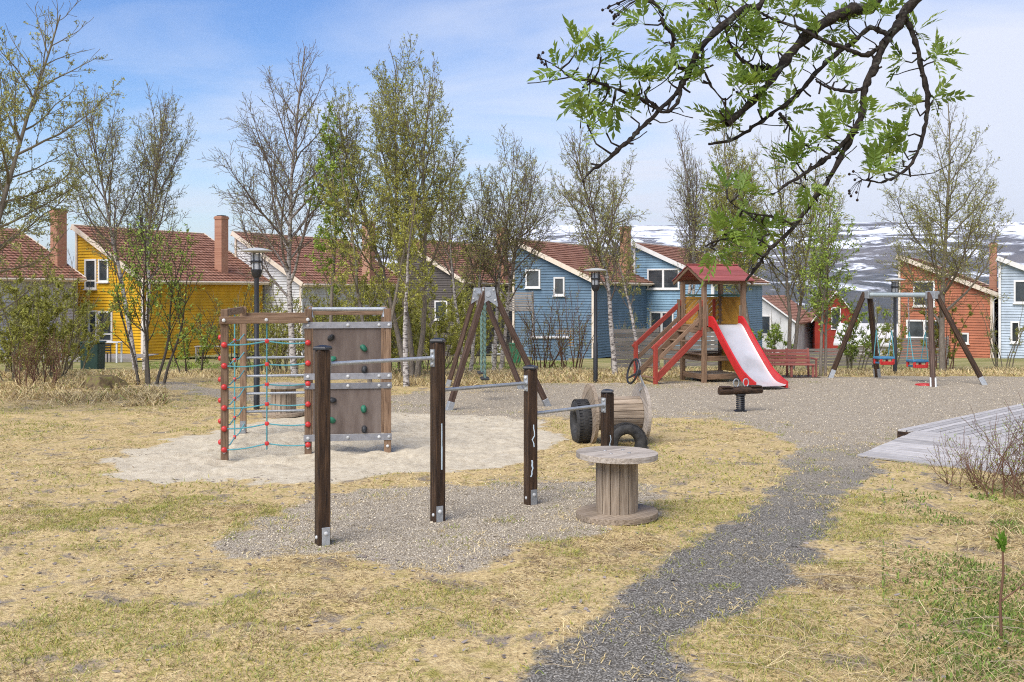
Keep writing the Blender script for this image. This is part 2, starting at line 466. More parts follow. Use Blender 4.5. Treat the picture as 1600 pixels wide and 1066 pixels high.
MQ = np.stack([I, I + 1, I + 1 + na, I + na], 1)
def mountain_material():
    m, n, l, b = new_mat("snow_patched_fell")
    geo = n.new("ShaderNodeNewGeometry"); sp = n.new("ShaderNodeSeparateXYZ"); l.new(geo.outputs['Position'], sp.inputs[0])
    mp = n.new("ShaderNodeMapping"); l.new(geo.outputs['Position'], mp.inputs[0]); mp.inputs['Scale'].default_value = (.0036, .002, .028)
    mp.inputs['Rotation'].default_value = (0, .16, .2)
    ns = n.new("ShaderNodeTexNoise"); ns.inputs['Scale'].default_value = 1.0; ns.inputs['Detail'].default_value = 10; ns.inputs['Roughness'].default_value = .68
    ns.inputs['Distortion'].default_value = 1.3
    l.new(mp.outputs[0], ns.inputs['Vector'])
    nb = n.new('ShaderNodeTexNoise'); nb.inputs['Scale'].default_value = .0016; nb.inputs['Detail'].default_value = 5; l.new(geo.outputs['Position'], nb.inputs['Vector'])
    def mth(op, a, bb=None, clamp=False):
        x = n.new("ShaderNodeMath"); x.operation = op; x.use_clamp = clamp
        for i, v in enumerate((a, bb)):
            if v is None: continue
            if isinstance(v, (int, float)): x.inputs[i].default_value = v
            else: l.new(v, x.inputs[i])
        return x.outputs[0]
    hgt = mth('ADD', mth('MULTIPLY', mth('SUBTRACT', sp.outputs[2], 150.0), .0013), mth('MULTIPLY', mth('SUBTRACT', nb.outputs['Fac'], .5), .42))
    hgt = mth('MINIMUM', hgt, .15)
    s = mth('MULTIPLY', mth('ADD', mth('MULTIPLY', mth('SUBTRACT', ns.outputs['Fac'], .485), 2.4), hgt), 6.5, True)
    n2 = n.new("ShaderNodeTexNoise"); n2.inputs['Scale'].default_value = .012; n2.inputs['Detail'].default_value = 8
    l.new(geo.outputs['Position'], n2.inputs['Vector'])
    rock = ramp(n, [(.3, (.075, .073, .078)), (.7, (.145, .13, .125))]); l.new(n2.outputs['Fac'], rock.inputs[0])  # rock tones lifted in the colour to add to the haze effect
    forest = ramp(n, [(.35, (.045, .05, .05)), (.65, (.10, .095, .085))]); l.new(n2.outputs['Fac'], forest.inputs[0])
    lowf = mth('MULTIPLY', mth('SUBTRACT', 90.0, sp.outputs[2]), .02, True)
    x = n.new("ShaderNodeMix"); x.data_type = 'RGBA'; l.new(lowf, x.inputs['Factor']); l.new(rock.outputs[0], x.inputs['A']); l.new(forest.outputs[0], x.inputs['B'])
    y = n.new("ShaderNodeMix"); y.data_type = 'RGBA'; l.new(s, y.inputs['Factor']); l.new(x.outputs['Result'], y.inputs['A']); y.inputs['B'].default_value = (.78, .80, .84, 1)
    l.new(y.outputs['Result'], b.inputs['Base Color']); b.inputs['Roughness'].default_value = .9; b.inputs['Specular IOR Level'].default_value = .1
    return m
mountain = link("mountain", mesh_np("mountain", MV, MQ, None, mountain_material(), True)); tag(mountain, kind="structure")

# ------------------------------------------------------------------ houses
def lap_paint(name, c, rand=0.0):
    c2 = tuple(min(1, v * 1.12) for v in c); c1 = tuple(v * .74 for v in c)
    return mat(name, c1, c2, .65, 1.3, (1, 1, .7), .04, rand=rand, spec=.25)
trim_white = mat("white_trim_paint", (.62, .60, .56), (.74, .72, .68), .6, 4, bump=.02, rand=.05)
trim_cream = mat("cream_trim_paint", (.60, .50, .38), (.72, .62, .50), .6, 4, bump=.02, rand=.05)
pane_mat = mat("window_glass", (.02, .025, .03), (.07, .08, .085), .06, 1.2, bump=0, spec=.6, rand=.3)
tile_mat, n, l, b = new_mat("red_roof_tiles")
tcx = n.new("ShaderNodeTexCoord"); wv = n.new("ShaderNodeTexWave"); wv.wave_type = 'BANDS'; wv.bands_direction = 'X'
wv.inputs['Scale'].default_value = 1.05; l.new(tcx.outputs['Object'], wv.inputs['Vector'])
nz = n.new("ShaderNodeTexNoise"); nz.inputs['Scale'].default_value = 3.0; nz.inputs['Detail'].default_value = 7; l.new(tcx.outputs['Object'], nz.inputs['Vector'])
rp = ramp(n, [(.3, (.19, .088, .055)), (.55, (.29, .142, .092)), (.75, (.36, .205, .145))]); l.new(nz.outputs['Fac'], rp.inputs[0])
l.new(rp.outputs[0], b.inputs['Base Color']); b.inputs['Roughness'].default_value = .8; b.inputs['Specular IOR Level'].default_value = .2
bp = n.new("ShaderNodeBump"); bp.inputs['Strength'].default_value = 1.0; bp.inputs['Distance'].default_value = .06
l.new(wv.outputs['Fac'], bp.inputs['Height']); l.new(bp.outputs[0], b.inputs['Normal'])
brick_mat, n, l, b = new_mat("chimney_brick")
tcx = n.new("ShaderNodeTexCoord"); bt = n.new("ShaderNodeTexBrick"); mpx = n.new("ShaderNodeMapping")
l.new(tcx.outputs['Object'], mpx.inputs[0]); mpx.inputs['Rotation'].default_value = (math.radians(90), 0, 0); l.new(mpx.outputs[0], bt.inputs['Vector'])
bt.inputs['Scale'].default_value = 4.0; bt.inputs['Color1'].default_value = (.38, .19, .115, 1); bt.inputs['Color2'].default_value = (.30, .135, .08, 1); bt.inputs['Mortar'].default_value = (.40, .25, .17, 1)
bt.inputs['Mortar Size'].default_value = .012
l.new(bt.outputs['Color'], b.inputs['Base Color']); b.inputs['Roughness'].default_value = .9

GV = Vector((-.875, .484, 0)).normalized(); EV = Vector((.484, .875, 0)).normalized()
def wall_laps(A, along, Lw, zb, ztop0, ztop1, out, pitch=.16):
    """lapped boards on a wall from A along a direction; the top runs from ztop0 (at A) to ztop1"""
    g = G(); z = zb
    hi = max(ztop0, ztop1)
    while z < hi - 1e-4:
        z2 = min(z + pitch, hi)
        def span(zz):
            # part of the wall length whose top is above zz
            if zz <= min(ztop0, ztop1): return 0.0, Lw
            k = (zz - ztop0) / (ztop1 - ztop0) if abs(ztop1 - ztop0) > 1e-6 else 0
            return (k * Lw, Lw) if ztop1 > ztop0 else (0.0, k * Lw)
        a0, a1 = span(z); b0, b1 = span(z2 - 1e-4)
        if a1 - a0 < .02: break
        P = lambda s, zz, o: A + along * s + Vector((0, 0, zz - A.z)) + out * o
        g.add([P(a0, z, .045), P(a1, z, .045), P(b1, z2, .004), P(b0, z2, .004)], [(0, 1, 2, 3)])
        g.add([P(a0, z, .0), P(a1, z, .0), P(a1, z, .045), P(a0, z, .045)], [(0, 1, 2, 3)])
        z = z2
    # solid core
    t = -out * .18
    q = [A + Vector((0, 0, zb - A.z)), A + along * Lw + Vector((0, 0, zb - A.z)), A + along * Lw + Vector((0, 0, ztop1 - A.z)), A + Vector((0, 0, ztop0 - A.z))]
    g.hexa([p - out * .002 for p in q], [p + t for p in q])
    return g
def hit(C, d, px):                 # distance along a wall line where a pixel column meets it
    a = (px - 800) / 1600
    return (a * C.y - C.x) / (d.x - a * d.y)
def window(T, C, d, out, px0, py0, px1, py1, sash=1, frame_m=None, rail=None):
    frame_m = frame_m or trim_white
    s0, s1 = sorted((hit(C, d, px0), hit(C, d, px1)))
    sm = (s0 + s1) / 2; Ym = (C + d * sm).y
    z1 = EYE - (py0 - HORIZON) / 1600 * Ym; z0 = EYE - (py1 - HORIZON) / 1600 * Ym
    P = lambda s, z, o: Vector((C.x, C.y, 0)) + d * s + out * o + Vector((0, 0, z))
    def bar(g, sa, sb, za, zb, o0, o1):
        q = [(sa, za), (sb, za), (sb, zb), (sa, zb)]
        g.hexa([P(a, z, o0) for a, z in q], [P(a, z, o1) for a, z in q])
    fw = .10
    g = G()
    bar(g, s0, s1, z1 - fw, z1, .02, .10); bar(g, s0, s1, z0, z0 + fw, .02, .10)
    bar(g, s0, s0 + fw, z0 + fw, z1 - fw, .02, .098); bar(g, s1 - fw, s1, z0 + fw, z1 - fw, .02, .098)
    for k in range(1, sash):
        sk = s0 + (s1 - s0) * k / sash
        bar(g, sk - fw * .7, sk + fw * .7, z0 + fw, z1 - fw, .02, .097)
    if rail: bar(g, s0 + fw, s1 - fw, z0 + (z1 - z0) * rail - .04, z0 + (z1 - z0) * rail + .04, .02, .085)
    w = T.part("window", g, frame_m)
    for k in range(sash):
        pg = G()
        a = s0 + (s1 - s0) * k / sash + fw * .6; bb = s0 + (s1 - s0) * (k + 1) / sash - fw * .6
        bar(pg, a, bb, z0 + fw * .8, z1 - fw * .8, .035, .05)
        T.part("pane", pg, pane_mat, w)
    sg = G(); bar(sg, s0 - .05, s1 + .05, z0 - .06, z0, .02, .16); T.part("sill", sg, frame_m, w)
def house(name, label, wall_m, cpx, Yc, w, L, zr, ze, zb, wins=(), trim=None, chim=None, spout=True, C=None):
    trim = trim or trim_cream
    C = Vector((gx(cpx, Yc), Yc, 0)) if C is None else C
    T = Thing(name, label, "house", (C.x, C.y, zb))
    R0 = C + GV * w
    at_z = lambda p, z: Vector((p.x, p.y, z))
    T.part("wall", wall_laps(at_z(C, zb), GV, w, zb, ze, zr, -EV), wall_m)
    T.part("wall", wall_laps(at_z(C, zb), EV, L, zb, ze, ze, -GV), wall_m)
    T.part("wall", wall_laps(at_z(C + EV * L, zb), GV, w, zb, ze, zr, EV, .8), wall_m)
    T.part("wall", wall_laps(at_z(R0, zb), EV, L, zb, zr, zr, GV, .8), wall_m)
    # roof: tile courses laid as stepped strips on a slab, in a local frame (x along the ridge, y down the slope)
    ov = .32
    slope = math.atan2(zr - ze, w); Ls = w / math.cos(slope) + .55; n = max(4, int(Ls / .33))
    g = G(); wide = L + 2 * ov
    for i in range(n):
        y0 = -.12 + (Ls) * i / n; y1 = -.12 + Ls * (i + 1) / n
        g.hexa([(-ov, y0, .10), (-ov + wide, y0, .10), (-ov + wide, y1 + .03, .15), (-ov, y1 + .03, .15)],
               [(-ov, y0, .05), (-ov + wide, y0, .05), (-ov + wide, y1 + .03, .05), (-ov, y1 + .03, .05)])
    me = g.mesh("roof", tile_mat)
    dn = (-GV * math.cos(slope) + Vector((0, 0, -math.sin(slope))))
    nrm = EV.cross(dn).normalized()
    if nrm.z < 0: nrm = -nrm
    M = Matrix((EV, dn, nrm)).transposed().to_4x4(); M.translation = at_z(R0, zr)
    roof = link("roof", me, M, T.o)
    def rb(nm, x0, x1, y0, y1, z0, z1, m, par=roof):
        g = G(); g.box(((x0 + x1) / 2, (y0 + y1) / 2, (z0 + z1) / 2), (x1 - x0, y1 - y0, z1 - z0))
        return link(nm, g.mesh(nm, m), M.copy(), par)
    rb("barge_board", -ov - .04, -ov - .003, -.16, Ls - .1, -.10, .17, trim)
    rb("barge_board", -ov + wide + .003, -ov + wide + .04, -.16, Ls - .1, -.10, .17, trim)
    rb("fascia_board", -ov, -ov + wide, Ls - .10, Ls - .06, -.10, .045, trim)
    rb("ridge_board", -ov, -ov + wide, -.19, -.125, -.18, .16, trim)
    rb("soffit", -ov, -ov + wide, -.12, Ls - .11, .0, .045, trim)
    gt = G().tube([at_z(C - EV * ov, ze - .02) - GV * .52 + Vector((0, 0, -.17)), at_z(C + EV * (L + ov), ze - .02) - GV * .52 + Vector((0, 0, -.17))], .06, 8)
    T.part("gutter", gt, trim, roof)
    for p, dd in ((C, 1),):
        g = G(); q = at_z(p, 0) - EV * .05 - GV * .05
        g.box((q.x, q.y, (zb + ze) / 2), (.13, .13, ze - zb - .1), math.atan2(GV.y, GV.x)); T.part("corner_board", g, trim)
    q = R0 - EV * .05 + GV * .02
    T.part("corner_board", G().box((q.x, q.y, (zb + zr) / 2), (.13, .13, zr - zb - .15), math.atan2(GV.y, GV.x)), trim)
    if spout:
        q = C - EV * .10 - GV * .16
        T.part("downspout", G().tube([at_z(q, zb + .1) - GV * .1, at_z(q, zb + .3), at_z(q, ze - .45), at_z(q, ze - .2) - GV * .34], .05, 8), trim_white, smooth=True)
    for wd in wins:
        which, args = wd[0], wd[1:]
        if which == 'g': window(T, C, GV, -EV, *args)
        else: window(T, C, EV, -GV, *args)
    if chim:
        (x0, x1, ytop, Ych) = chim
        xc = gx((x0 + x1) / 2, Ych); wd = (x1 - x0) / 1600 * Ych
        ztop = EYE - (ytop - HORIZON) / 1600 * Ych
        s = wd / (abs(GV.x) + abs(EV.x)); ang = math.atan2(EV.y, EV.x)
        Mc = Matrix.Translation((xc, Ych, 0)) @ Matrix.Rotation(ang, 4, 'Z')
        g = G().box((0, 0, (ztop + ze - .6) / 2), (s, s, ztop - ze + .6)); g.box((0, 0, ztop - .12), (s + .07, s + .07, .12))
        ch = link("chimney", g.mesh("chimney", brick_mat), Mc, roof)
        g = G().box((0, 0, ztop + .025), (s * .7, s * .7, .05))
        link("chimney_cap", g.mesh("chimney_cap", black_paint), Mc, roof)
    return T, C

yellow_wall = lap_paint("yellow_paint", (.60, .335, .012))
white_wall = lap_paint("white_paint", (.58, .575, .56))
grey_wall = lap_paint("pale_grey_paint", (.43, .43, .45))
dark_wall = lap_paint("dark_stain", (.10, .085, .075))
blue_wall = lap_paint("blue_paint", (.115, .18, .24))
sky_wall = lap_paint("light_blue_paint", (.20, .32, .41))
orange_wall = lap_paint("orange_paint", (.39, .135, .068))
pale_blue_wall = lap_paint("pale_blue_paint", (.42, .48, .53))

house("timber_house", "pale grey house at the far left beside the yellow one", grey_wall, None, None, 5.2, 8.0, 5.65, 3.1, -1.3,
      chim=(80, 103, 328, 56), spout=False, C=Vector((-27.6, 48.6, 0)))
house("timber_house", "bright yellow house with open white windows and red tiled roof", yellow_wall, 223, 55, 5.2, 9.2, 5.82, 3.0, -1.4,
      wins=[('g', 134, 405, 152, 452, 1, None, .28), ('g', 155, 405, 171, 441), ('g', 128, 485, 153, 537, 2), ('g', 155, 486, 177, 534, 1, None, .25)],
      chim=(336, 356, 338, 61))
T3, C3 = house("timber_house", "white house behind the bare birch right of the yellow house", white_wall, 470, 62, 5.2, 10.7, 5.85, 2.88, -1.75,
      wins=[('g', 390, 416, 411, 451), ('g', 388, 490, 412, 535), ('e', 515, 480, 545, 510, 2)], chim=(566, 586, 347, 68.5))
house("timber_house", "dark stained house hidden behind the willow thicket beside the blue house", dark_wall, 725, 68.9, 5.2, 10.7, 5.8, 3.0, -2.1,
      wins=[('g', 680, 470, 700, 500)], chim=(776, 793, 356, 74), spout=False)
TB, CB = house("timber_house", "dusty blue house with two small windows behind a bare thicket", blue_wall, 926, 59.7, 5.2, 10.75, 5.3, 2.95, -1.65,
      wins=[('g', 822, 421, 845, 450), ('g', 866, 433, 883, 462)], chim=(968, 986, 355, 66))
house("timber_house", "light blue house with wide white windows behind the slide tower", sky_wall, 1112, 65, 5.2, 11.8, 5.35, 3.0, -1.9,
      wins=[('g', 1012, 420, 1062, 452, 2), ('g', 1016, 487, 1053, 530, 2), ('e', 1128, 470, 1142, 500)], trim=trim_white, chim=(1143, 1160, 395, 72))
house("timber_house", "orange house with cream trim behind the toddler swings", orange_wall, 1548, 62, 5.2, 11, 4.4, 2.2, -2.0,
      wins=[('g', 1427, 439, 1461, 479), ('g', 1416, 500, 1474, 529, 2), ('g', 1499, 520, 1514, 537)], chim=(1545, 1559, 380, 66))
house("timber_house", "pale blue house cut off by the right edge of the picture", pale_blue_wall, None, None, 5.2, 11, 4.15, 1.9, -2.1,
      wins=[('g', 1584, 438, 1606, 474), ('g', 1579, 502, 1594, 536)], trim=trim_white, C=Vector((33.4, 58, 0)))
# wall box and slatted balcony on the houses
def cottage(name, label, wall_m, x, y, w, L, zb, he, rise, ang, wins, roof_m=None):
    T = Thing(name, label, "house", (x, y, zb))
    M = Matrix.Translation((x, y, zb)) @ Matrix.Rotation(ang, 4, 'Z')
    def p(nm, g, m, par=None): return link(nm, g.mesh(nm, m), M.copy(), par or T.o)
    g = G()
    a = [(-w / 2, 0, 0), (w / 2, 0, 0), (w / 2, 0, he), (0, 0, he + rise), (-w / 2, 0, he)]
    b2 = [(q[0], L, q[2]) for q in a]
    g.add(a + b2, [(4, 3, 2, 1, 0), (5, 6, 7, 8, 9), (0, 1, 6, 5), (1, 2, 7, 6), (4, 0, 5, 9)]); p("wall", g, wall_m)
    for s in (-1, 1):
        g = G(); k = .3 / (w / 2)
        e0 = Vector((s * (w / 2 + .3), -.3, he - rise * k)); r0 = Vector((0, -.3, he + rise)); dz = Vector((0, 0, .14)); dy = Vector((0, L + .6, 0))
        g.hexa([e0, r0, r0 + dy, e0 + dy], [e0 + dz, r0 + dz, r0 + dy + dz, e0 + dy + dz]); rf = p("roof", g, roof_m or tile_mat)
        g = G(); e0.y -= .05; r0.y -= .05; o = Vector((0, .045, 0)); dn = Vector((0, 0, -.2))
        g.hexa([e0, r0, r0 + dz, e0 + dz], [e0 + o, r0 + o, r0 + dz + o, e0 + dz + o]); p("barge_board", g, trim_white, rf)
    for (cx, cz, ww, wh) in wins:
        wf = p("window", G().box((cx, -.03, cz), (ww, .08, wh)), trim_white)
        p("pane", G().box((cx, -.075, cz), (ww - .2, .02, wh - .2)), pane_mat, wf)
red_wall = lap_paint("red_paint", (.30, .035, .02))
cottage("cottage", "white gabled house far behind the slide, between the tree trunks", white_wall, 20.7, 85, 5.5, 8, -4.2, 4.0, 2.0, math.radians(-28), [(.2, 3.7, 1.2, 1.6)])
cottage("cottage", "small red gabled house far behind the left swing leg", red_wall, 27.2, 86, 3.4, 8, -4.0, 4.0, 2.2, math.radians(-12), [(0, 4.0, .8, 1.9)])
cottage("cottage", "low white-roofed garage behind the toddler swing frame", white_wall, 28.0, 74, 3.0, 4, -3.3, 1.9, 1.2, math.radians(62), [], white_wall)
# ================================================================== PLAYGROUND
_bolt = {}
def bolt_mesh(r, h):
    k = (r, h)
    if k not in _bolt: _bolt[k] = G().lathe([(r, 0), (r * .9, h * .6), (r * .45, h)], (0, 0, 0), 10).mesh("bolt", bolt_mat, smooth=True)
    return _bolt[k]
def bolt(T, p, nrm, r=.022, h=.014, parent=None, mesh=None):
    M = Vector(nrm).to_track_quat('Z', 'Y').to_matrix().to_4x4(); M.translation = Vector(p)
    return T.inst("bolt", mesh or bolt_mesh(r, h), M, parent)

# ---- pull-up bars: four posts, three bars
PB = [(504, 850, 547), (684, 814, 535), (829, 787, 577), (949, None, 614)]
pos = []
for px, pb, ptp in PB:
    Y = 3680 / (pb - HORIZON) if pb else 12.0
    pos.append((gx(px, Y), Y, EYE - (ptp - HORIZON) / 1600 * Y))
T = Thing("pull_up_bars", "dark wooden pull-up bars, four stepped posts joined by grey steel bars", "pull-up bars", (pos[0][0], pos[0][1], 0))
ROLL = math.radians(28)
cap_me = G().lathe([(.094, 0), (.094, .022), (.082, .034), (.02, .046)], (0, 0, 0), 4).mesh("cap", black_plastic, bevel=.004)
plate_me = G().box((0, 0, 0), (.075, .006, .17)).mesh("plate", galv, bevel=.002)
flange_me = G().lathe([(.034, 0), (.034, .012), (.028, .02)], (0, 0, 0), 16).mesh("flange", galv, smooth=True)
barz = [1.634, 1.307, .97]
posts = []
for i, (x, y, zt) in enumerate(pos):
    rz = ROLL + math.radians((0, 6, -3, 4)[i])
    M = Matrix.Translation((x, y, (zt - .08) / 2)) @ Matrix.Rotation(rz, 4, 'Z') @ Matrix.Rotation(math.radians(-90), 4, 'Y')
    po = T.inst("post", box_mesh((zt + .08, .118, .118), wood_dark, .010), M); posts.append(po)
    T.inst("cap", cap_me, Matrix.Translation((x, y, zt)) @ Matrix.Rotation(rz + math.pi / 4, 4, 'Z'), po)
    fo = Vector((math.sin(rz), -math.cos(rz), 0)); si = Vector((math.cos(rz), math.sin(rz), 0))
    # foot plates and bolts
    fp = Vector((x, y, .08)) + (si if False else fo) * .0625
    fp = Vector((x, y, .075)) + fo * .0625 + si * (.012 if i in (0, 2) else -.012)
    pl = T.inst("plate", plate_me, Matrix.Translation(fp) @ Matrix.Rotation(rz, 4, 'Z'), po)
    bolt(T, fp + fo * .003 + Vector((0, 0, .03)), fo, .02, .016, po)
    bolt(T, Vector((x, y, .07)) - si * .06 + fo * .02, -si, .018, .014, po)
for i in range(3):
    a = Vector((pos[i][0], pos[i][1], barz[i])); b_ = Vector((pos[i + 1][0], pos[i + 1][1], barz[i]))
    d = (b_ - a).normalized()
    br = T.part("bar", G().tube([a + d * .07, b_ - d * .075], .019, 14), galv, smooth=True)
    for p, s in ((a + d * .066, 1), (b_ - d * .066, -1)):
        fl = T.inst("flange", flange_me, Matrix.Translation(p) @ (d * s).to_track_quat('Z', 'Y').to_matrix().to_4x4(), br)
        g = G(); side = Vector((-d.y, d.x, 0))
        for u in (-.055, .055):
            pass
        q = p - d * s * .003
        g.hexa([q + side * .032 + Vector((0, 0, -.085)), q - side * .032 + Vector((0, 0, -.085)), q - side * .032 + Vector((0, 0, .085)), q + side * .032 + Vector((0, 0, .085))],
               [q + d * s * .008 + side * .032 + Vector((0, 0, -.085)), q + d * s * .008 - side * .032 + Vector((0, 0, -.085)), q + d * s * .008 - side * .032 + Vector((0, 0, .085)), q + d * s * .008 + side * .032 + Vector((0, 0, .085))])
        T.part("bracket", g, galv, br)
        for u in (-.06, .06): bolt(T, q + d * s * .008 + Vector((0, 0, u)), d * s, .018, .016, br)
# paint scrawls left on the posts: thin chips of pale blue paint
chip = mat("pale_blue_paint_scrawl", (.5, .62, .68), (.62, .72, .76), .6, 20, bump=0)
for (i, z0, z1, off) in ((1, .52, .98, .012), (2, .62, .86, .004), (2, .30, .48, -.012), (3, .30, .62, .0)):
    x, y, zt = pos[i]; rz = ROLL + math.radians((0, 6, -3, 4)[i])
    fo = Vector((math.sin(rz), -math.cos(rz), 0)); si = Vector((math.cos(rz), math.sin(rz), 0))
    pts = [Vector((x, y, z0 + (z1 - z0) * k / 6)) + fo * .0595 + si * (off + random.uniform(-.014, .014) * (i != 1)) for k in range(7)]
    g = G()
    for k in range(6):
        w = .005 + .004 * random.random()
        g.hexa([pts[k] - si * w, pts[k] + si * w, pts[k + 1] + si * w, pts[k + 1] - si * w], [q + fo * .0012 for q in (pts[k] - si * w, pts[k] + si * w, pts[k + 1] + si * w, pts[k + 1] - si * w)])
    T.part("paint_mark", g, chip, posts[i])

# ---- cable-drum tables
def drum_table(label, x, y, h, R, rc, seed, group):
    rnd = random.Random(seed)
    T = Thing("cable_drum_table", label, "drum table", (x, y, 0), group)
    ang = rnd.uniform(0, 3)
    def disc(z, nm, tilt):
        # boards sawn to a circle, side by side
        nb = 6; root = None
        for k in range(nb):
            a = -R + 2 * R * k / nb + .0012; b2 = -R + 2 * R * (k + 1) / nb - .0012
            prof = []
            for s in range(9): v = a + (b2 - a) * s / 8; prof.append((math.sqrt(max(0, R * R - v * v)), v))
            ring = prof + [(-u, v) for u, v in reversed(prof)]
            up = rnd.uniform(0, .0025); n = len(ring)
            vs = [(u, v, .028 + up) for u, v in ring] + [(u, v, -.028) for u, v in ring]
            g = G().add(vs, [tuple(range(n)), tuple(range(2 * n - 1, n - 1, -1))] + [(i, (i + 1) % n, n + (i + 1) % n, n + i)[::-1] for i in range(n)])
            M = Matrix.Translation((x, y, z)) @ Matrix.Rotation(tilt, 4, 'Y') @ Matrix.Rotation(ang, 4, 'Z')
            link("plank", g.mesh("plank", wood_grey if nm == "base" else wood_pale, bevel=.002), M, T.o)
        M = Matrix.Translation((x, y, z))
    disc(h - .03, "top", math.radians(.8)); disc(.035, "base", math.radians(-1.2))
    ns = 14
    for k in range(ns):
        a = 2 * math.pi * (k + .5) / ns + ang; r = rc * rnd.uniform(.985, 1.01); hw = math.pi * rc / ns * .97
        g = G().box((0, 0, 0), (h - .115, 2 * hw, .03))
        M = Matrix.Translation((x + math.cos(a) * r, y + math.sin(a) * r, h / 2)) @ Matrix.Rotation(a, 4, 'Z') @ Matrix.Rotation(math.radians(90), 4, 'Y')
        link("stave", box_mesh((h - .115, 2 * hw, .034), wood_grey, .004), M, T.o)
    for k in range(4):
        a = ang + k * math.pi / 2 + .3
        bolt(T, (x + math.cos(a) * rc * .7, y + math.sin(a) * rc * .7, h - .002), (0, 0, 1), .018, .010, None, G().lathe([(.02, 0), (.016, .008)], (0, 0, 0), 6).mesh("bolt", chain_mat))
drum_table("weathered cable-drum table standing in front of the pull-up bars", gx(964, 10.42), 10.42, .665, .415, .195, 3, "cable-drum tables")
drum_table("cable-drum table behind the climbing frame's metal rungs", gx(443, 18.9), 18.9, .58, .385, .21, 8, "cable-drum tables")

# ---- drum car: cable drum on its side with tyres and a steering wheel
cx, cy = gx(962, 15.6), 15.6
T = Thing("drum_car", "play car made from a cable drum on its side with tyres and steering wheel", "play car", (cx, cy, 0))
axd = Vector((math.cos(math.radians(10)), math.sin(math.radians(10)), 0)); R = .46
perp = Vector((-axd.y, axd.x, 0))
for s in (-1, 1):
    ctr = Vector((cx, cy, R - .02)) + axd * (.40 * s)
    nb = 6
    M0 = Matrix((perp, Vector((0, 0, 1)), axd if True else -axd)).transposed().to_4x4(); M0.translation = ctr
    for k in range(nb):
        a = -R + 2 * R * k / nb + .0012; b2 = -R + 2 * R * (k + 1) / nb - .0012
        prof = [(math.sqrt(max(0, R * R - (a + (b2 - a) * q / 6) ** 2)), a + (b2 - a) * q / 6) for q in range(7)]
        ring = prof + [(-u, v) for u, v in reversed(prof)]; n = len(ring)
        vs = [(u, v, .026) for u, v in ring] + [(u, v, -.026) for u, v in ring]
        g = G().add(vs, [tuple(range(n)), tuple(range(2 * n - 1, n - 1, -1))] + [(i, (i + 1) % n, n + (i + 1) % n, n + i)[::-1] for i in range(n)])
        link("plank", g.mesh("plank", wood_pale if s > 0 else wood_grey, bevel=.002), M0 @ Matrix.Rotation(.5 * s, 4, 'Z'), T.o)
for k in range(14):
    a = 2 * math.pi * k / 14
    c = Vector((cx, cy, R - .02)) + perp * (math.cos(a) * .235) + Vector((0, 0, math.sin(a) * .235))
    up = perp * math.cos(a) + Vector((0, 0, math.sin(a)))
    T.beam("stave", c - axd * .372, c + axd * .372, .101, .03, wood_grey, up=up, bevel=.004)
def tyre(T, c, axis_, R, w, name="tyre"):
    prof = []
    for k in range(16):
        a = 2 * math.pi * k / 16
        prof.append((R - w * .42 + w * .42 * math.copysign(abs(math.cos(a)) ** .6, math.cos(a)), w / 2 * math.copysign(abs(math.sin(a)) ** .7, math.sin(a))))
    o = T.part(name, G().lathe(prof, c, 40, axis_, closed=True), rubber, smooth=True)
    ax = Vector(axis_).normalized(); u = ax.orthogonal().normalized(); v = ax.cross(u)
    g = G()
    for k in range(44):                # tread blocks
        a = 2 * math.pi * k / 44
        for s in (-.3, 0, .3):
            e = u * math.cos(a + s * .12) + v * math.sin(a + s * .12); tng = ax.cross(e)
            q = Vector(c) + e * (R + .003) + ax * (w * s)
            hx, hy = ax * (w * .12), tng * (R * .05)
            A = [q - hx - hy, q + hx - hy, q + hx + hy, q - hx + hy]
            g.hexa(A, [p - e * .02 for p in A])
    T.part("tread", g, rubber, o); return o
tyre(T, Vector((gx(908, 15.6), 15.6, .315)), axd, .335, .23)
tyre(T, Vector((gx(979, 15.15), 15.15, .05)), Vector((.12, -1, .05)), .30, .2, "tyre")
sw = Vector((gx(989, 15.45), 15.45, 1.09)); sax = Vector((-.92, -.25, .28)).normalized()
ring = []
u = sax.orthogonal().normalized(); v = sax.cross(u)
for k in range(25): a = 2 * math.pi * k / 24; ring.append(sw + (u * math.cos(a) + v * math.sin(a)) * .19)
wl_ = T.part("steering_wheel", G().tube(ring, .016, 8, False), black_plastic, smooth=True)
hub = sw - sax * .09
for k in range(3):
    a = .5 + 2 * math.pi * k / 3; T.part("spoke", G().tube([hub, sw + (u * math.cos(a) + v * math.sin(a)) * .185], [.02, .014], 6), black_plastic, wl_)
T.part("hub", G().lathe([(.05, -.02), (.05, .02), (.03, .035)], hub, 14, sax), black_plastic, wl_)
T.part("column", G().tube([hub, hub + Vector((.09, .02, -.2)), Vector((gx(1000, 15.6), 15.6, .78))], .018, 8), galv, smooth=True)

# ---- climbing frame
A = Vector((gx(351, 14.1), 14.1, 0)); B = Vector((gx(481.5, 14.5), 14.5, 0)); Cc = Vector((gx(605.5, 14.66), 14.66, 0))
D = Vector((gx(380, 16.45), 16.45, 0)); E = Vector((gx(484, 16.65), 16.65, 0)); Fp = Vector((gx(600, 16.75), 16.75, 0))
T = Thing("climbing_frame", "wooden climbing frame with turquoise rope net, red knobs and brown climbing wall", "climbing frame", (B.x, B.y, 0))
Zt = 2.05
def upright(p, zt, m=wood_brown, w=.10, rz=0.0):
    M = Matrix.Translation((p.x, p.y, (zt - .08) / 2)) @ Matrix.Rotation(rz, 4, 'Z') @ Matrix.Rotation(math.radians(-90), 4, 'Y')
    return T.inst("post", box_mesh((zt + .08, w, w), m, .008), M)
rzA = math.atan2((B - A).y, (B - A).x)
P_ = {k: upright(p, Zt, rz=rzA * .5) for k, p in dict(A=A, B=B, C=Cc, D=D, E=E, F=Fp).items()}
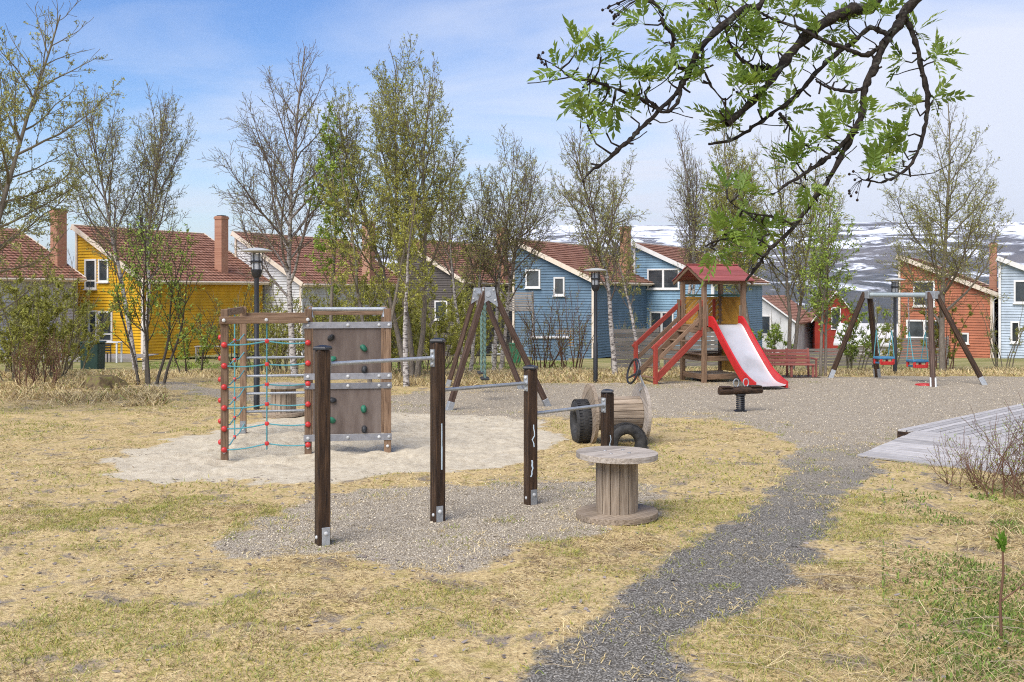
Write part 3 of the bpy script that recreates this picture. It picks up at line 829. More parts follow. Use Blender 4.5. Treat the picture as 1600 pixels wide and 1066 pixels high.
Z = lambda p, z: Vector((p.x, p.y, z))
fr = Vector((.15, -.99, 0)).normalized()
T.beam("top_beam", Z(A, 1.90) + fr * .075 - (B - A).normalized() * .06, Z(B, 1.90) + fr * .075, .045, .10, wood_brown)
T.beam("top_beam", Z(A, 2.0) + Vector((-.02, .06, 0)), Z(D, 2.0) - Vector((0, .06, 0)), .045, .10, wood_brown)
T.beam("top_beam", Z(D, 1.9) + Vector((0, .075, 0)), Z(E, 1.9) + Vector((0, .075, 0)), .045, .10, wood_brown)
T.beam("top_beam", Z(E, 1.97) + Vector((0, -.075, 0)), Z(Fp, 1.97) + Vector((0, -.075, 0)), .045, .11, wood_brown)
for q in (A + (B - A) * .5, A, B): bolt(T, Z(q, 1.90) + fr * .098, fr, .026, .016)
# steel rungs at the back
for k, py in enumerate((531, 559, 587.5, 615, 643)):
    z = EYE - (py - HORIZON) / 1600 * 16.5
    T.part("rung", G().tube([Z(D, z) + Vector((.04, 0, 0)), Z(E, z)], .021, 12), galv, smooth=True)
# rope nets: front (A-B) and left side (A-D)
dome = G().lathe([(.040, 0), (.038, .015), (.030, .030), (.014, .038)], (0, 0, 0), 14).mesh("knob", red_plastic, smooth=True)
cross_me = G().lathe([(.012, -.022), (.03, -.015), (.033, 0), (.03, .015), (.012, .022)], (0, 0, 0), 10).mesh("connector", red_plastic, smooth=True)
zk = [EYE - (py - HORIZON) / 1600 * 14.1 for py in (538.7, 571.5, 604.5, 637.2, 669.5, 702.3)]
mid = A + (B - A) * .5 + fr * .02
vr = T.part("net_rope", G().tube([Z(mid, 1.86), Z(mid, 1.0) + fr * .01, Z(mid, zk[-1] - .03)], .0105, 6), rope_blue, smooth=True)
for k, z in enumerate(zk):
    a = Z(A, z) + fr * .055; b2 = Z(B, z + .01) + fr * .055; m_ = Z(mid, z + (.04 if k < 1 else -.005 + .012 * k))
    pts = []
    for s in range(13):
        t = s / 12
        base = a.lerp(m_, t * 2) if t < .5 else m_.lerp(b2, t * 2 - 1)
        sag = -.022 * math.sin(math.pi * ((t * 2) % 1 if t < 1 else 1))
        pts.append(base + Vector((0, 0, sag)))
    T.part("net_rope", G().tube(pts, .0095, 6), rope_blue, smooth=True)
    for p in (a, b2):
        M = fr.to_track_quat('Z', 'Y').to_matrix().to_4x4(); M.translation = p - fr * .004
        T.inst("knob", dome, M)
    M = fr.to_track_quat('Z', 'Y').to_matrix().to_4x4(); M.translation = m_
    T.inst("connector", cross_me, M)
lf = Vector((-1, -.1, 0)).normalized(); midl = A + (D - A) * .5
T.part("net_rope", G().tube([Z(midl, 1.95), Z(midl, 1.0), Z(midl, zk[-1] - .03)], .0105, 6), rope_blue, smooth=True)
for k, z in enumerate(zk):
    m_ = Z(midl, z)
    T.part("net_rope", G().tube([Z(A, z + .05) - lf * .02, Z(A, z + .05).lerp(m_, .5) + Vector((0, 0, -.05)), m_, m_.lerp(Z(D, z + .05), .5) + Vector((0, 0, -.05)), Z(D, z + .05) - lf * .02], .0095, 6), rope_blue, smooth=True)
    M = lf.to_track_quat('Z', 'Y').to_matrix().to_4x4(); M.translation = Z(A, z + .10) + lf * .05
    if k % 1 == 0: T.inst("knob", dome, M)
    M = M.copy(); M.translation = m_; T.inst("connector", cross_me, M)
# climbing wall
wd = (Cc - B).normalized(); wn_ = Vector((wd.y, -wd.x, 0))
fB, fC = B + wn_ * .062, Cc + wn_ * .062
def zpy(py): return EYE - (py - HORIZON) / 1600 * 14.55
def slab(nm, s0, s1, z0, z1, o0, o1, m, bevel=.003, parent=None):
    pa, pb = B + wd * s0, B + wd * s1
    c0 = (pa + pb) / 2 + wn_ * (o0 + o1) / 2
    Mx = Matrix((wd, -wn_, Vector((0, 0, 1)))).transposed().to_4x4(); Mx.translation = Vector((c0.x, c0.y, (z0 + z1) / 2))
    return T.inst(nm, box_mesh((s1 - s0, abs(o1 - o0), z1 - z0), m, bevel), Mx, parent)
Lw = (Cc - B).length
up_panel = slab("climbing_panel", .07, Lw - .09, zpy(584), zpy(511), .02, .042, panel_mat)
lo_panel = slab("climbing_panel", .07, Lw - .09, zpy(678), zpy(606), .02, .042, panel_mat)
for y0, y1 in ((503, 513), (583, 592.8), (598, 607.5), (678, 688.5)):
    st = slab("steel_strap", -.06, Lw + .06, zpy(y1), zpy(y0), .056, .064, steel_strap, .002)
    for s in (.0, Lw * .5, Lw - .12, Lw + .02): bolt(T, Z(B + wd * s + wn_ * .064, zpy((y0 + y1) / 2)), wn_, .024, .016, st)
holdg = G()
def hold(s, py, m, par, flip):
    c = Z(B + wd * s + wn_ * .05, zpy(py))
    g = G(); rnd = random.Random(int(py * 10))
    prof = [(.045, -.012), (.052, .006), (.040, .03), (.018, .05)]
    vs = []; n = 10
    for r, h in prof:
        for k in range(n):
            a = 2 * math.pi * k / n; rr_ = r * (1 + .22 * math.sin(a * 2 + py) + rnd.uniform(-.08, .08))
            vs.append(c + wd * (math.cos(a) * rr_) + Vector((0, 0, math.sin(a) * rr_ * .9 + h * (.4 if flip else -.3))) + wn_ * h)
    fs = [(i * n + k, i * n + (k + 1) % n, (i + 1) * n + (k + 1) % n, (i + 1) * n + k) for i in range(3) for k in range(n)] + [tuple(3 * n + k for k in range(n))]
    g.add(vs, fs); T.part("climbing_hold", g, m, par, smooth=True)
for (zx, zy, m_, par) in ((500, 527, hold_black, up_panel), (630, 568, hold_green, up_panel), (505, 610, hold_green, up_panel), (632, 652, hold_black, up_panel),
                          (505, 772, hold_black, lo_panel), (630, 810, hold_green, lo_panel), (503, 853, hold_green, lo_panel), (632, 890, hold_black, lo_panel)):
    px = 320 + zx / 2.5375; s = hit(B + wn_ * .05, wd, px)
    hold(s, 320 + zy / 2.5375, m_, par, zy % 2)
# steel hand frame on top
zt2 = zpy(483)
T.part("hand_rail", G().tube([Z(B + wd * .05, Zt - .12), Z(B + wd * .05, zt2) + Vector((0, .03, 0)), Z(Cc - wd * .06, zt2) + Vector((0, .03, 0)), Z(Cc - wd * .06, Zt - .12)], .028, 10), galv, smooth=True)
T.part("hand_rail", G().tube([Z(B, Zt - .03) + Vector((.02, .05, 0)), Z(E, Zt - .03)], .022, 8), galv, smooth=True)
T.part("hand_rail", G().tube([Z(Cc, Zt - .03) + Vector((.0, .05, 0)), Z(Fp, Zt - .03)], .022, 8), galv, smooth=True)
for k, p in (("A", A), ("B", B), ("C", Cc), ("D", D)):
    bolt(T, Z(p, .09) + fr * .052, fr, .022, .014, P_[k])
    pl = G().box((p.x + fr.x * .052, p.y + fr.y * .052, .12), (.085, .006, .20), rzA * .5)
    if k in "D": T.part("plate", pl, galv, P_[k])

# ---- swing frame seen end-on
FA = Vector((gx(763, 20.1), 20.1, 2.32)); RA = Vector((gx(748, 24.6), 24.6, 2.32))
T = Thing("swing_set", "brown wooden swing frame seen end-on behind the pull-up bars", "swing frame", (FA.x, FA.y, 0))
bd = (RA - FA).normalized()
for ap, feet, dep in ((FA, ((700, 641), (858, 635)), 0), (RA, ((699, 604), (816, 608)), 1)):
    for px, py in feet:
        f = on_ground(px, py); s = -1 if px < 760 else 1
        f = Vector((f.x, f.y, -.05)); topp = ap + Vector((s * .05, 0, .06))
        lg = T.beam("leg", f, topp, .105, .105, wood_swing, bevel=.012)
        d = (topp - f).normalized()
        T.beam("foot_plate", f + d * .02, f + d * .22, .12, .115, galv, lg, bevel=.003)
    for o in (-.065, .065):
        g = G(); q = ap + bd * o
        pts = [(-.19, -.33), (-.12, .06), (.12, .06), (.19, -.33), (0, -.20)]
        a = [q + Vector((x, 0, z)) for x, z in pts]; b2 = [p + bd * .008 for p in a]
        g.add(a + b2, [(0, 1, 4), (1, 2, 4), (2, 3, 4), (5, 9, 6), (6, 9, 7), (7, 9, 8)] + [(i, (i + 1) % 5, 5 + (i + 1) % 5, 5 + i) for i in range(5)])
        pl = T.part("steel_plate", g, galv)
        for x, z in ((-.13, -.2), (-.1, .0), (.1, .0), (.13, -.2)): bolt(T, q + Vector((x, -.003, z)), (0, -1, 0), .022, .016, pl)
T.part("crossbar", G().tube([FA + Vector((0, -.08, -.08)), RA + Vector((0, .08, -.08))], .055, 14), galv, smooth=True)
def chain(T, p0, p1, m, n=None, r=.006, parent=None):
    p0 = Vector(p0); p1 = Vector(p1); L = (p1 - p0).length; n = n or int(L / .06); d = (p1 - p0) / n
    g = G()
    for k in range(n):
        a = p0 + d * k; u = Vector((1, 0, 0)) if k % 2 else Vector((0, 1, 0))
        g.tube([a - d * .12, a + d * .25 + u * .014, a + d * .75 + u * .014, a + d * 1.12, a + d * .75 - u * .014, a + d * .25 - u * .014, a - d * .12], r, 4, False)
    return T.part("chain", g, m, parent)
for k, (t, zs, lab) in enumerate(((.33, .46, "near flat swing seat on long chains under the end-on swing frame"), (.68, .46, "farther flat swing seat on long chains under the end-on swing frame"))):
    c = FA.lerp(RA, t); c.z = zs
    Ts = Thing("flat_swing", lab, "swing", (c.x, c.y, zs), "flat seats of the end-on swing frame")
    for s in (-1, 1):
        tp = FA.lerp(RA, t) + bd * (.25 * s) + Vector((0, 0, -.13)); bt_ = c + bd * (.21 * s) + Vector((0, 0, .03))
        chain(Ts, tp, bt_, rope_green, r=.012)
    Ts.part("seat", G().box((c.x, c.y, zs), (.18, .46, .045), math.atan2(bd.y, bd.x) - math.pi / 2), rubber, bevel=.012)

# ---- toddler swing frame
LA = Vector((9.47, 27.3, 2.2)); RA2 = Vector((10.51, 25.6, 2.2)); bd = (RA2 - LA).normalized()
T = Thing("toddler_swing_set", "swing frame on dark timber legs with two toddler seats, before the orange house", "swing frame", (10.0, 26.4, 0))
for ap, feet in ((LA, ((1297, 589), (1371, 588))), (RA2, ((1458, 604), (1540, 601)))):
    for i, (px, py) in enumerate(feet):
        f = on_ground(px, py); f.z = -.05
        tp = ap + Vector(((-.06, .06)[i], 0, .08)); lg = T.beam("leg", f, tp, .13, .13, wood_dark if ap is LA or i else wood_swing, bevel=.03)
        d = (tp - f).normalized(); T.beam("foot_plate", f, f + d * .26, .15, .12, galv, lg, bevel=.003)
T.part("crossbar", G().tube([LA - bd * .1, RA2 + bd * .1], .062, 16), mat("pale_green_steel", (.36, .42, .41), (.48, .53, .52), .45, 12, bump=.03, metal=.3), smooth=True)
for ap in (LA, RA2): T.part("bracket", G().box(ap + Vector((0, 0, 0)), (.26, .22, .2), math.atan2(bd.y, bd.x)), galv, bevel=.01)
for t, zs, lab in ((.27, .42, "left toddler swing seat, blue rubber with red front, near the lamp post"), (.78, .40, "right toddler swing seat, blue rubber with red front, near the upright leg")):
    c = LA.lerp(RA2, t); c.z = zs
    Ts = Thing("toddler_swing", lab, "swing", (c.x, c.y, zs), "toddler seats hanging from the swing frame")
    xd = Vector((.98, .18, 0)).normalized(); yd = Vector((-xd.y, xd.x, 0)); an = math.atan2(xd.y, xd.x)
    Ts.part("seat", G().box(c, (.36, .30, .05), an), blue_plastic, bevel=.015)
    Ts.part("seat_rim", G().box(c + Vector((0, 0, .13)), (.44, .36, .07), an), blue_plastic, bevel=.02)
    for s in (-1, 1):
        for f in (-1, 1):
            Ts.part("strap", G().box(c + xd * (.17 * s) + yd * (.15 * f) + Vector((0, 0, .05)), (.07, .05, .16), an), red_plastic, bevel=.01)
    Ts.part("front_guard", G().box(c - yd * .16 + Vector((0, 0, -.0)), (.36, .03, .09), an), red_plastic, bevel=.01)
    for s in (-1, 1):
        tp = LA.lerp(RA2, t) + bd * (.27 * s) + Vector((0, 0, -.08)); lowp = c + xd * (.2 * s) + Vector((0, 0, .16)); mp_ = tp.lerp(lowp, .55)
        chain(Ts, tp, mp_, chain_mat, r=.007)
        for f in (-1, 1): Ts.part("rope", G().tube([mp_, lowp + yd * (.15 * f)], .012, 6), rope_blue, smooth=True)
rc_ = on_ground(1445, 602)
cap = Thing("ground_cap", "small red cover lying on the gravel by the swing leg", "cover", rc_)
cap.part("lid", G().lathe([(.22, 0), (.21, .03), (.12, .045), (.02, .05)], rc_, 20), red_plastic, smooth=True)
cap.part("rim", G().lathe([(.235, 0), (.235, .012)], rc_, 20), red_plastic)

# ---- slide tower
ang = math.radians(18.6); tx = Vector((math.cos(ang), math.sin(ang), 0)); tn = Vector((math.sin(ang), -math.cos(ang), 0))   # tn: towards the slide
P1 = Vector((4.82, 25.7, 0)); side = 1.12
P3 = P1 + tx * side; P2 = P1 - tn * side; P4 = P3 - tn * side
T = Thing("slide_tower", "wooden slide tower with red gabled roof, red stairs and steel slide", "slide tower", P1)
PL = 1.42
for p in (P1, P2, P3, P4): T.beam("post", Z(p, -.05), Z(p, 2.55), .105, .105, wood_brown, up=tx)
ctr = (P1 + P4) / 2
for k in range(9):
    o = -side / 2 + side * (k + .5) / 9
    T.beam("floor_board", Z(ctr + tn * o - tx * (side / 2 + .03), PL), Z(ctr + tn * o + tx * (side / 2 + .03), PL), .115, .035, wood_brown)
for p, q in ((P1, P3), (P2, P4), (P1, P2), (P3, P4)): T.beam("joist", Z(p, PL - .085), Z(q, PL - .085), .05, .12, wood_brown)
# yellow panels of diagonal boards at the back and the far side
def panel(p, q, z0, z1, m, diag=True, vertical=False, skip=()):
    d = (q - p).normalized(); L = (q - p).length; a, b2 = .06, L - .06; n = Vector((-d.y, d.x, 0)); H = z1 - z0
    bw = .095
    if vertical:
        k = a
        while k < b2 - .02:
            T.beam("panel_board", Z(p + d * (k + bw / 2), z0), Z(p + d * (k + bw / 2), z1), .018, bw - .008, m, up=n.cross(Vector((0, 0, 1))), bevel=.002); k += bw
        return
    k = -H
    while k < (b2 - a):
        # board leaning 45 degrees, clipped to the panel
        s0, zz0 = k, 0.0; s1, zz1 = k + H, H
        if s0 < 0: zz0 = -s0; s0 = 0.0
        if s1 > b2 - a: zz1 = H - (s1 - (b2 - a)); s1 = b2 - a
        if zz1 - zz0 > .08:
            T.beam("panel_board", Z(p + d * (a + s0), z0 + zz0), Z(p + d * (a + s1), z0 + zz1), .018, bw - .01, m, up=n, bevel=.002, roll=math.radians(90))
        k += bw * 1.414
    for z in (z0, z1): T.beam("panel_rail", Z(p + d * a, z), Z(p + d * b2, z), .04, .06, m)
panel(P2, P4, PL + .05, PL + .70, yellow_board)
panel(P3, P4, PL + .05, PL + .70, yellow_board)
T.beam("top_rail", Z(P2, PL + .77), Z(P4, PL + .77), .06, .05, green_paint)
T.beam("top_rail", Z(P3, PL + .77), Z(P4, PL + .77), .06, .05, green_paint)
g4 = P2 + tx * side * .82; T.beam("panel_board", Z(g4, PL), Z(g4, PL + .72), .03, .09, red_wood, up=tx)
panel(P4, P3, .22, .78, yellow_board, vertical=True)
# sand counter and bottom deck
for z, dp in ((.66, .10), (.20, .10)):
    for p, q in ((P1, P2), (P1, P3), (P2, P4)): T.beam("apron_board", Z(p, z - .06), Z(q, z - .06), .04, .13, wood_brown)
for k in range(9):
    o = -side / 2 + side * (k + .5) / 9
    T.beam("deck_board", Z(ctr + tn * o - tx * (side / 2 - .02), .18), Z(ctr + tn * o + tx * (side / 2 - .02), .18), .112, .03, wood_grey)
for p, q in ((P1, P2), (P2, P4)):
    d = (q - p).normalized(); T.beam("counter", Z(p + d * .02, .70), Z(q - d * .02, .70), .24, .035, wood_brown)
# roof with boards laid along the ridge
ridge_z, eave_z, over = 2.96, 2.55, .17
half = side / 2 + .28
for s in (1, -1):
    sl = math.atan2(ridge_z - eave_z, half); Ls = half / math.cos(sl); nb = 6
    for k in range(nb):
        t0 = (k + .5) / nb
        q = Z(ctr + tn * (s * half * t0), ridge_z - (ridge_z - eave_z) * t0 + (.012 if k % 2 else .0))
        nrm = (tn * s * math.sin(sl) + Vector((0, 0, math.cos(sl))))
        T.beam("roof_board", q - tx * (side / 2 + over), q + tx * (side / 2 + over), Ls / nb + .012, .026, red_roof, up=nrm, bevel=.004)
    for e in (-1, 1):
        b0 = ctr + tx * (e * (side / 2 + over - .04))
        T.beam("barge_board", Z(b0, ridge_z - .055), Z(b0 + tn * s * (half - .02), eave_z - .055), .035, .09, wood_brown)
    T.beam("roof_beam", Z(ctr + tn * s * side / 2 - tx * side / 2, eave_z - .02), Z(ctr + tn * s * side / 2 + tx * side / 2, eave_z - .02), .05, .10, wood_brown)
T.beam("ridge_cap", Z(ctr - tx * (side / 2 + over), ridge_z + .025), Z(ctr + tx * (side / 2 + over), ridge_z + .025), .10, .03, red_roof)
# stairs on the left face
sd_ = -tx; run = 1.35
for nm, base, n_ in (("near", P1, 0), ("far", P2, 1)):
    foot = base + sd_ * run
    post_top = .98 if n_ == 0 else 1.0
    T.beam("stair_post", Z(foot, -.05), Z(foot, post_top), .09, .09, red_wood, up=tx)
    T.beam("hand_rail", Z(foot + sd_ * .08, .86), Z(base, PL + .62), .045, .12, red_wood)
    T.beam("middle_rail", Z(foot, .55), Z(base, PL + .28), .04, .10, wood_brown)
    T.beam("stringer", Z(foot + sd_ * .02, .10) , Z(base, PL - .08), .045, .16, red_wood if n_ == 0 else wood_brown)
    up_ = base + sd_ * .12
    T.beam("stair_post", Z(up_, PL - .1), Z(up_, PL + .66), .07, .07, wood_brown, up=tx)
for k in range(6):
    t = (k + .7) / 6.2; c = P1 + sd_ * (run * (1 - t))
    T.beam("tread", Z(c, PL * t - .04) , Z(c - tn * side, PL * t - .04), .15, .035, wood_brown)
# slide
s0 = (P1 + P3) / 2; sw_ = .40
prof = [(-.02, PL + .03), (.18, PL + .0), (.5, 1.12), (1.0, .66), (1.45, .28), (1.72, .13), (2.0, .09), (2.12, .085)]
def catm(pts, n):
    out = []
    for i in range(len(pts) - 1):
        p0 = pts[max(i - 1, 0)]; p1 = pts[i]; p2 = pts[i + 1]; p3 = pts[min(i + 2, len(pts) - 1)]
        for k in range(n):
            t = k / n
            out.append(tuple(.5 * ((2 * p1[j]) + (-p0[j] + p2[j]) * t + (2 * p0[j] - 5 * p1[j] + 4 * p2[j] - p3[j]) * t * t + (-p0[j] + 3 * p1[j] - 3 * p2[j] + p3[j]) * t ** 3) for j in range(len(p1))))
    out.append(tuple(pts[-1])); return out
pr = catm(prof, 5)
vs = []; fs = []
for (d, z) in pr:
    for o in (-sw_, -sw_ * .9, sw_ * .9, sw_):
        q = s0 + tn * (d + .04) + tx * o; vs.append(Vector((q.x, q.y, z + (.03 if abs(o) == sw_ else 0))))
for i in range(len(pr) - 1):
    for k in range(3): fs.append((i * 4 + k, i * 4 + k + 1, i * 4 + 5 + k, i * 4 + 4 + k))
bed = G().add(vs, fs)
slide_o = T.part("slide_bed", bed, slide_steel, smooth=True)
for s in (-1, 1):
    g = G(); rows = []
    for i, (d, z) in enumerate(pr):
        hgt_ = .22 if d < 1.7 else .22 - (d - 1.7) / .42 * .12
        q0 = s0 + tn * (d + .04) + tx * (s * (sw_ + .002)); q1 = q0 + tx * (s * .05)
        rows.append([Z(q0, z - .05), Z(q1, z - .05), Z(q1, z + hgt_), Z(q0, z + hgt_)])
    for a, b2 in zip(rows, rows[1:]): g.hexa(a, b2)
    bm_ = T.part("slide_side", g, slide_red, slide_o)
    T.beam("slide_post", Z(s0 + tx * s * (sw_ + .09), PL), Z(s0 + tx * s * (sw_ + .09), PL + .52), .05, .08, wood_grey, up=tx)

# ---- spring rider
c = Vector((gx(1157, 19.6), 19.6, 0))
T = Thing("spring_rider", "dark log spring rider with two chrome handles on the gravel before the slide", "spring rider", c)
coil = []
for k in range(8 * 12 + 1):
    a = 2 * math.pi * k / 12; coil.append(c + Vector((math.cos(a) * .072, math.sin(a) * .072, .02 + .29 * k / 96)))
T.part("spring", G().tube(coil, .016, 6), black_paint, smooth=True)
T.part("base_plate", G().lathe([(.13, -.02), (.13, .015), (.08, .03)], c, 20), black_paint)
T.part("mount", G().lathe([(.10, 0), (.10, .03)], c + Vector((0, 0, .305)), 16), black_paint)
ld = Vector((.97, .22, .01)).normalized(); lc = c + Vector((0, 0, .40))
lr = [lc + ld * (-.44 + .88 * k / 8) for k in range(9)]
T.part("log", G().tube(lr, [.074, .078, .079, .076, .080, .078, .075, .076, .070], 14), wood_dark, smooth=True)
for s in (-1, 1):
    T.part("seat_pad", G().box(lc + ld * (.30 * s) + Vector((0, 0, .072)), (.22, .19, .03), math.atan2(ld.y, ld.x)), wood_dark, bevel=.01)
    pts = [lc + ld * (.10 * s) + Vector((0, -.05, .05)) + ld * (.055 * math.cos(a)) + Vector((0, 0, .10 + .075 * math.sin(a))) for a in [math.radians(x) for x in range(-70, 251, 20)]]
    T.part("handle", G().tube(pts, .012, 8), galv, smooth=True)

# ---- red bench
bx = Vector((gx(1231, 27.9), 27.9, gzf(0, 27.9)))
T = Thing("park_bench", "faded red slatted bench right of the slide", "bench", bx)
for k in range(5): T.beam("back_slat", bx + Vector((-.66, .05 + .02 * k, .36 + .088 * k)), bx + Vector((.62, .05 + .02 * k, .36 + .088 * k)), .03, .075, bench_red)
for k in range(4): T.beam("seat_slat", bx + Vector((-.66, -.38 + .105 * k, .36)), bx + Vector((.62, -.38 + .105 * k, .36)), .09, .03, bench_red)
for x in (-.6, 0, .58):
    T.beam("leg", bx + Vector((x, -.36, 0)), bx + Vector((x, -.36, .35)), .06, .06, bench_red); T.beam("leg", bx + Vector((x, .06, 0)), bx + Vector((x, .13, .78)), .05, .05, bench_red)
for x in (-.66, .66):
    T.beam("arm_rest", bx + Vector((x, -.42, .52)), bx + Vector((x, .08, .52)), .06, .04, bench_red); T.beam("arm_post", bx + Vector((x, -.38, .0)), bx + Vector((x, -.38, .51)), .05, .05, bench_red)
T.part("foot_slab", G().box(bx + Vector((0, -.12, .01)), (1.5, .7, .05)), wood_dark)

# ---- park lamps
def lamp(label, px, Y, ztop, z0=0.0):
    p = Vector((gx(px, Y), Y, z0))
    T = Thing("park_lamp", label, "lamp post", p, "black park lamps with flat round hats")
    T.part("pole", G().lathe([(.058, -.05), (.058, 1.0), (.045, 1.02), (.045, ztop - .55)], p, 14), black_paint, smooth=True)
    T.part("collar", G().lathe([(.06, ztop - .56), (.085, ztop - .52), (.105, ztop - .44), (.105, ztop - .40)], p, 14), black_paint, smooth=True)
    T.part("diffuser", G().lathe([(.085, ztop - .40), (.09, ztop - .13), (.08, ztop - .10)], p, 14), glass_lamp, smooth=True)
    for k in range(6):
        a = k * math.pi / 3 + .2; q = p + Vector((math.cos(a) * .105, math.sin(a) * .105, 0))
        T.part("cage_bar", G().tube([q + Vector((0, 0, ztop - .42)), q + Vector((0, 0, ztop - .08))], .009, 6), black_paint)
    T.part("cage_ring", G().lathe([(.118, ztop - .27), (.118, ztop - .23), (.1, ztop - .23), (.1, ztop - .27)], p, 16, closed=True), black_paint)
    T.part("hat", G().lathe([(.04, ztop - .085), (.30, ztop - .05), (.305, ztop - .035), (.12, ztop + .01), (.02, ztop + .02)], p, 24), mat("lamp_hat_grey", (.36, .36, .34), (.46, .46, .43), .5, 8, bump=0), smooth=True)
lamp("black park lamp behind the climbing frame", 401, 19.8, 3.12)
lamp("black park lamp in front of the dusty blue house", 930.5, 25.7, 2.86)
lamp("black park lamp between the toddler swing's legs", 1398.5, 30, 2.82, gzf(0, 30))

# ---- plank platform and ramp at the right
O = Vector((5.93, 15.75, 0)); u = Vector((.715, .699, 0)).normalized(); v = Vector((u.y, -u.x, 0))
zt = .16; nb = 17; bw = .142
T = Thing("plank_platform", "low grey plank platform at the right edge of the gravel", "platform", O)
for k in range(nb):
    a = O + v * (bw * (k + .5)); T.beam("plank", Z(a, zt), Z(a + u * 5.6, zt), bw - .022, .03, wood_deck, bevel=.003)
T.beam("side_board", Z(O + u * .02, .06), Z(O + v * (bw * nb) + u * .02, .06), .03, .165, wood_dark)
T.beam("side_board", Z(O - v * .012 + u * .04, .06), Z(O + u * 5.6 - v * .012, .06), .03, .165, wood_dark)
T = Thing("plank_ramp", "grey plank ramp leading up to the low platform", "ramp", O + v * .3)
rw = v * 2.1; r0 = O + v * .30 - u * .015; nr_ = 13; rl = 1.86
for k in range(nr_):
    t = (k + .5) / nr_; c0 = r0 - u * (rl * t); z = .165 * (1 - t) + .012
    jig = random.uniform(-.01, .01)
    M = frame(Z(c0 + v * jig, z), Z(c0 + rw + v * jig, z), up=(Vector((0, 0, 1)) - u * .085))
    T.inst("plank", box_mesh((2.1, rl / nr_ - .016, .028), wood_deck, .003), M)
# ================================================================== VEGETATION
def leaf_material(name, trans=.35):
    m, n, l, b = new_mat(name)
    a = n.new("ShaderNodeAttribute"); a.attribute_name = "col"
    l.new(a.outputs['Color'], b.inputs['Base Color']); b.inputs['Roughness'].default_value = .6; b.inputs['Specular IOR Level'].default_value = .2
    tr = n.new("ShaderNodeBsdfTranslucent"); l.new(a.outputs['Color'], tr.inputs['Color'])
    mx = n.new("ShaderNodeMixShader"); mx.inputs[0].default_value = trans
    out = n["Material Output"]; l.new(b.outputs[0], mx.inputs[1]); l.new(tr.outputs[0], mx.inputs[2]); l.new(mx.outputs[0], out.inputs[0])
    return m
leaf_m = leaf_material("spring_leaves")
blade_m = leaf_material("grass_blades", .2)
def bark_material(name, thick_a, thick_b, twig, mark):
    """bark of the stem, turning to twig colour where the wood is thin"""
    m, n, l, b = new_mat(name)
    geo = n.new("ShaderNodeNewGeometry")
    mp = n.new("ShaderNodeMapping"); l.new(geo.outputs['Position'], mp.inputs[0]); mp.inputs['Scale'].default_value = (9, 9, 22) if mark else (30, 30, 7)
    ns = n.new("ShaderNodeTexNoise"); ns.inputs['Scale'].default_value = 1; ns.inputs['Detail'].default_value = 6; ns.inputs['Roughness'].default_value = .65; l.new(mp.outputs[0], ns.inputs['Vector'])
    r = ramp(n, [(.40, thick_a), (.54, thick_b)]) if mark else ramp(n, [(.3, thick_a), (.7, thick_b)]); l.new(ns.outputs['Fac'], r.inputs[0])
    at_ = n.new("ShaderNodeAttribute"); at_.attribute_name = "thick"
    mr = n.new("ShaderNodeMapRange"); mr.inputs['From Min'].default_value = .018; mr.inputs['From Max'].default_value = .045; l.new(at_.outputs['Fac'], mr.inputs['Value'])
    x = n.new("ShaderNodeMix"); x.data_type = 'RGBA'; l.new(mr.outputs[0], x.inputs['Factor']); x.inputs['A'].default_value = (*twig, 1); l.new(r.outputs[0], x.inputs['B'])
    l.new(x.outputs['Result'], b.inputs['Base Color']); b.inputs['Roughness'].default_value = .85; b.inputs['Specular IOR Level'].default_value = .15
    bp = n.new("ShaderNodeBump"); bp.inputs['Strength'].default_value = .5; bp.inputs['Distance'].default_value = .02; l.new(ns.outputs['Fac'], bp.inputs['Height']); l.new(bp.outputs[0], b.inputs['Normal'])
    return m
bark_birch = bark_material("birch_bark", (.10, .085, .075), (.50, .46, .42), (.16, .125, .10), True)
bark_grey = bark_material("grey_brown_bark", (.11, .09, .07), (.27, .235, .19), (.17, .145, .095), False)
bark_rowan = bark_material("rowan_bark", (.055, .046, .038), (.17, .15, .12), (.07, .055, .042), False)
bark_red = bark_material("reddish_twigs", (.10, .06, .04), (.20, .12, .08), (.155, .085, .055), False)

def tubes_np(branches, sides):
    """branches: list of (pts list, radii list); returns V, quads, thick"""
    byn = {}
    for p, r in branches: byn.setdefault(len(p), []).append((p, r))
    Vs, Qs, Th = [], [], []; off = 0
    for n, lst in byn.items():
        P = np.array([b[0] for b in lst]); R = np.array([b[1] for b in lst])
        Tn = np.empty_like(P); Tn[:, 1:-1] = P[:, 2:] - P[:, :-2]; Tn[:, 0] = P[:, 1] - P[:, 0]; Tn[:, -1] = P[:, -1] - P[:, -2]
        Tn /= np.linalg.norm(Tn, axis=2, keepdims=True) + 1e-9
        ref = np.where(np.abs(Tn[:, :1, 2:3]) > .8, np.array([1., .3, 0]), np.array([0., 0, 1.]))
        ref = np.repeat(ref, n, 1)
        U = np.cross(Tn, ref); U /= np.linalg.norm(U, axis=2, keepdims=True) + 1e-9
        Wv = np.cross(Tn, U)
        a = np.arange(sides) * 2 * np.pi / sides
        ring = P[:, :, None, :] + R[:, :, None, None] * (U[:, :, None, :] * np.cos(a)[None, None, :, None] + Wv[:, :, None, :] * np.sin(a)[None, None, :, None])
        B_ = len(lst)
        Vs.append(ring.reshape(-1, 3)); Th.append(np.repeat(R.reshape(-1), sides))
        base = off + (np.arange(B_)[:, None, None] * n + np.arange(n - 1)[None, :, None]) * sides
        k = np.arange(sides)[None, None, :]; k2 = (k + 1) % sides
        Qs.append(np.stack([base + k, base + k2, base + sides + k2, base + sides + k], -1).reshape(-1, 4))
        off += B_ * n * sides
    return np.concatenate(Vs), np.concatenate(Qs), np.concatenate(Th)
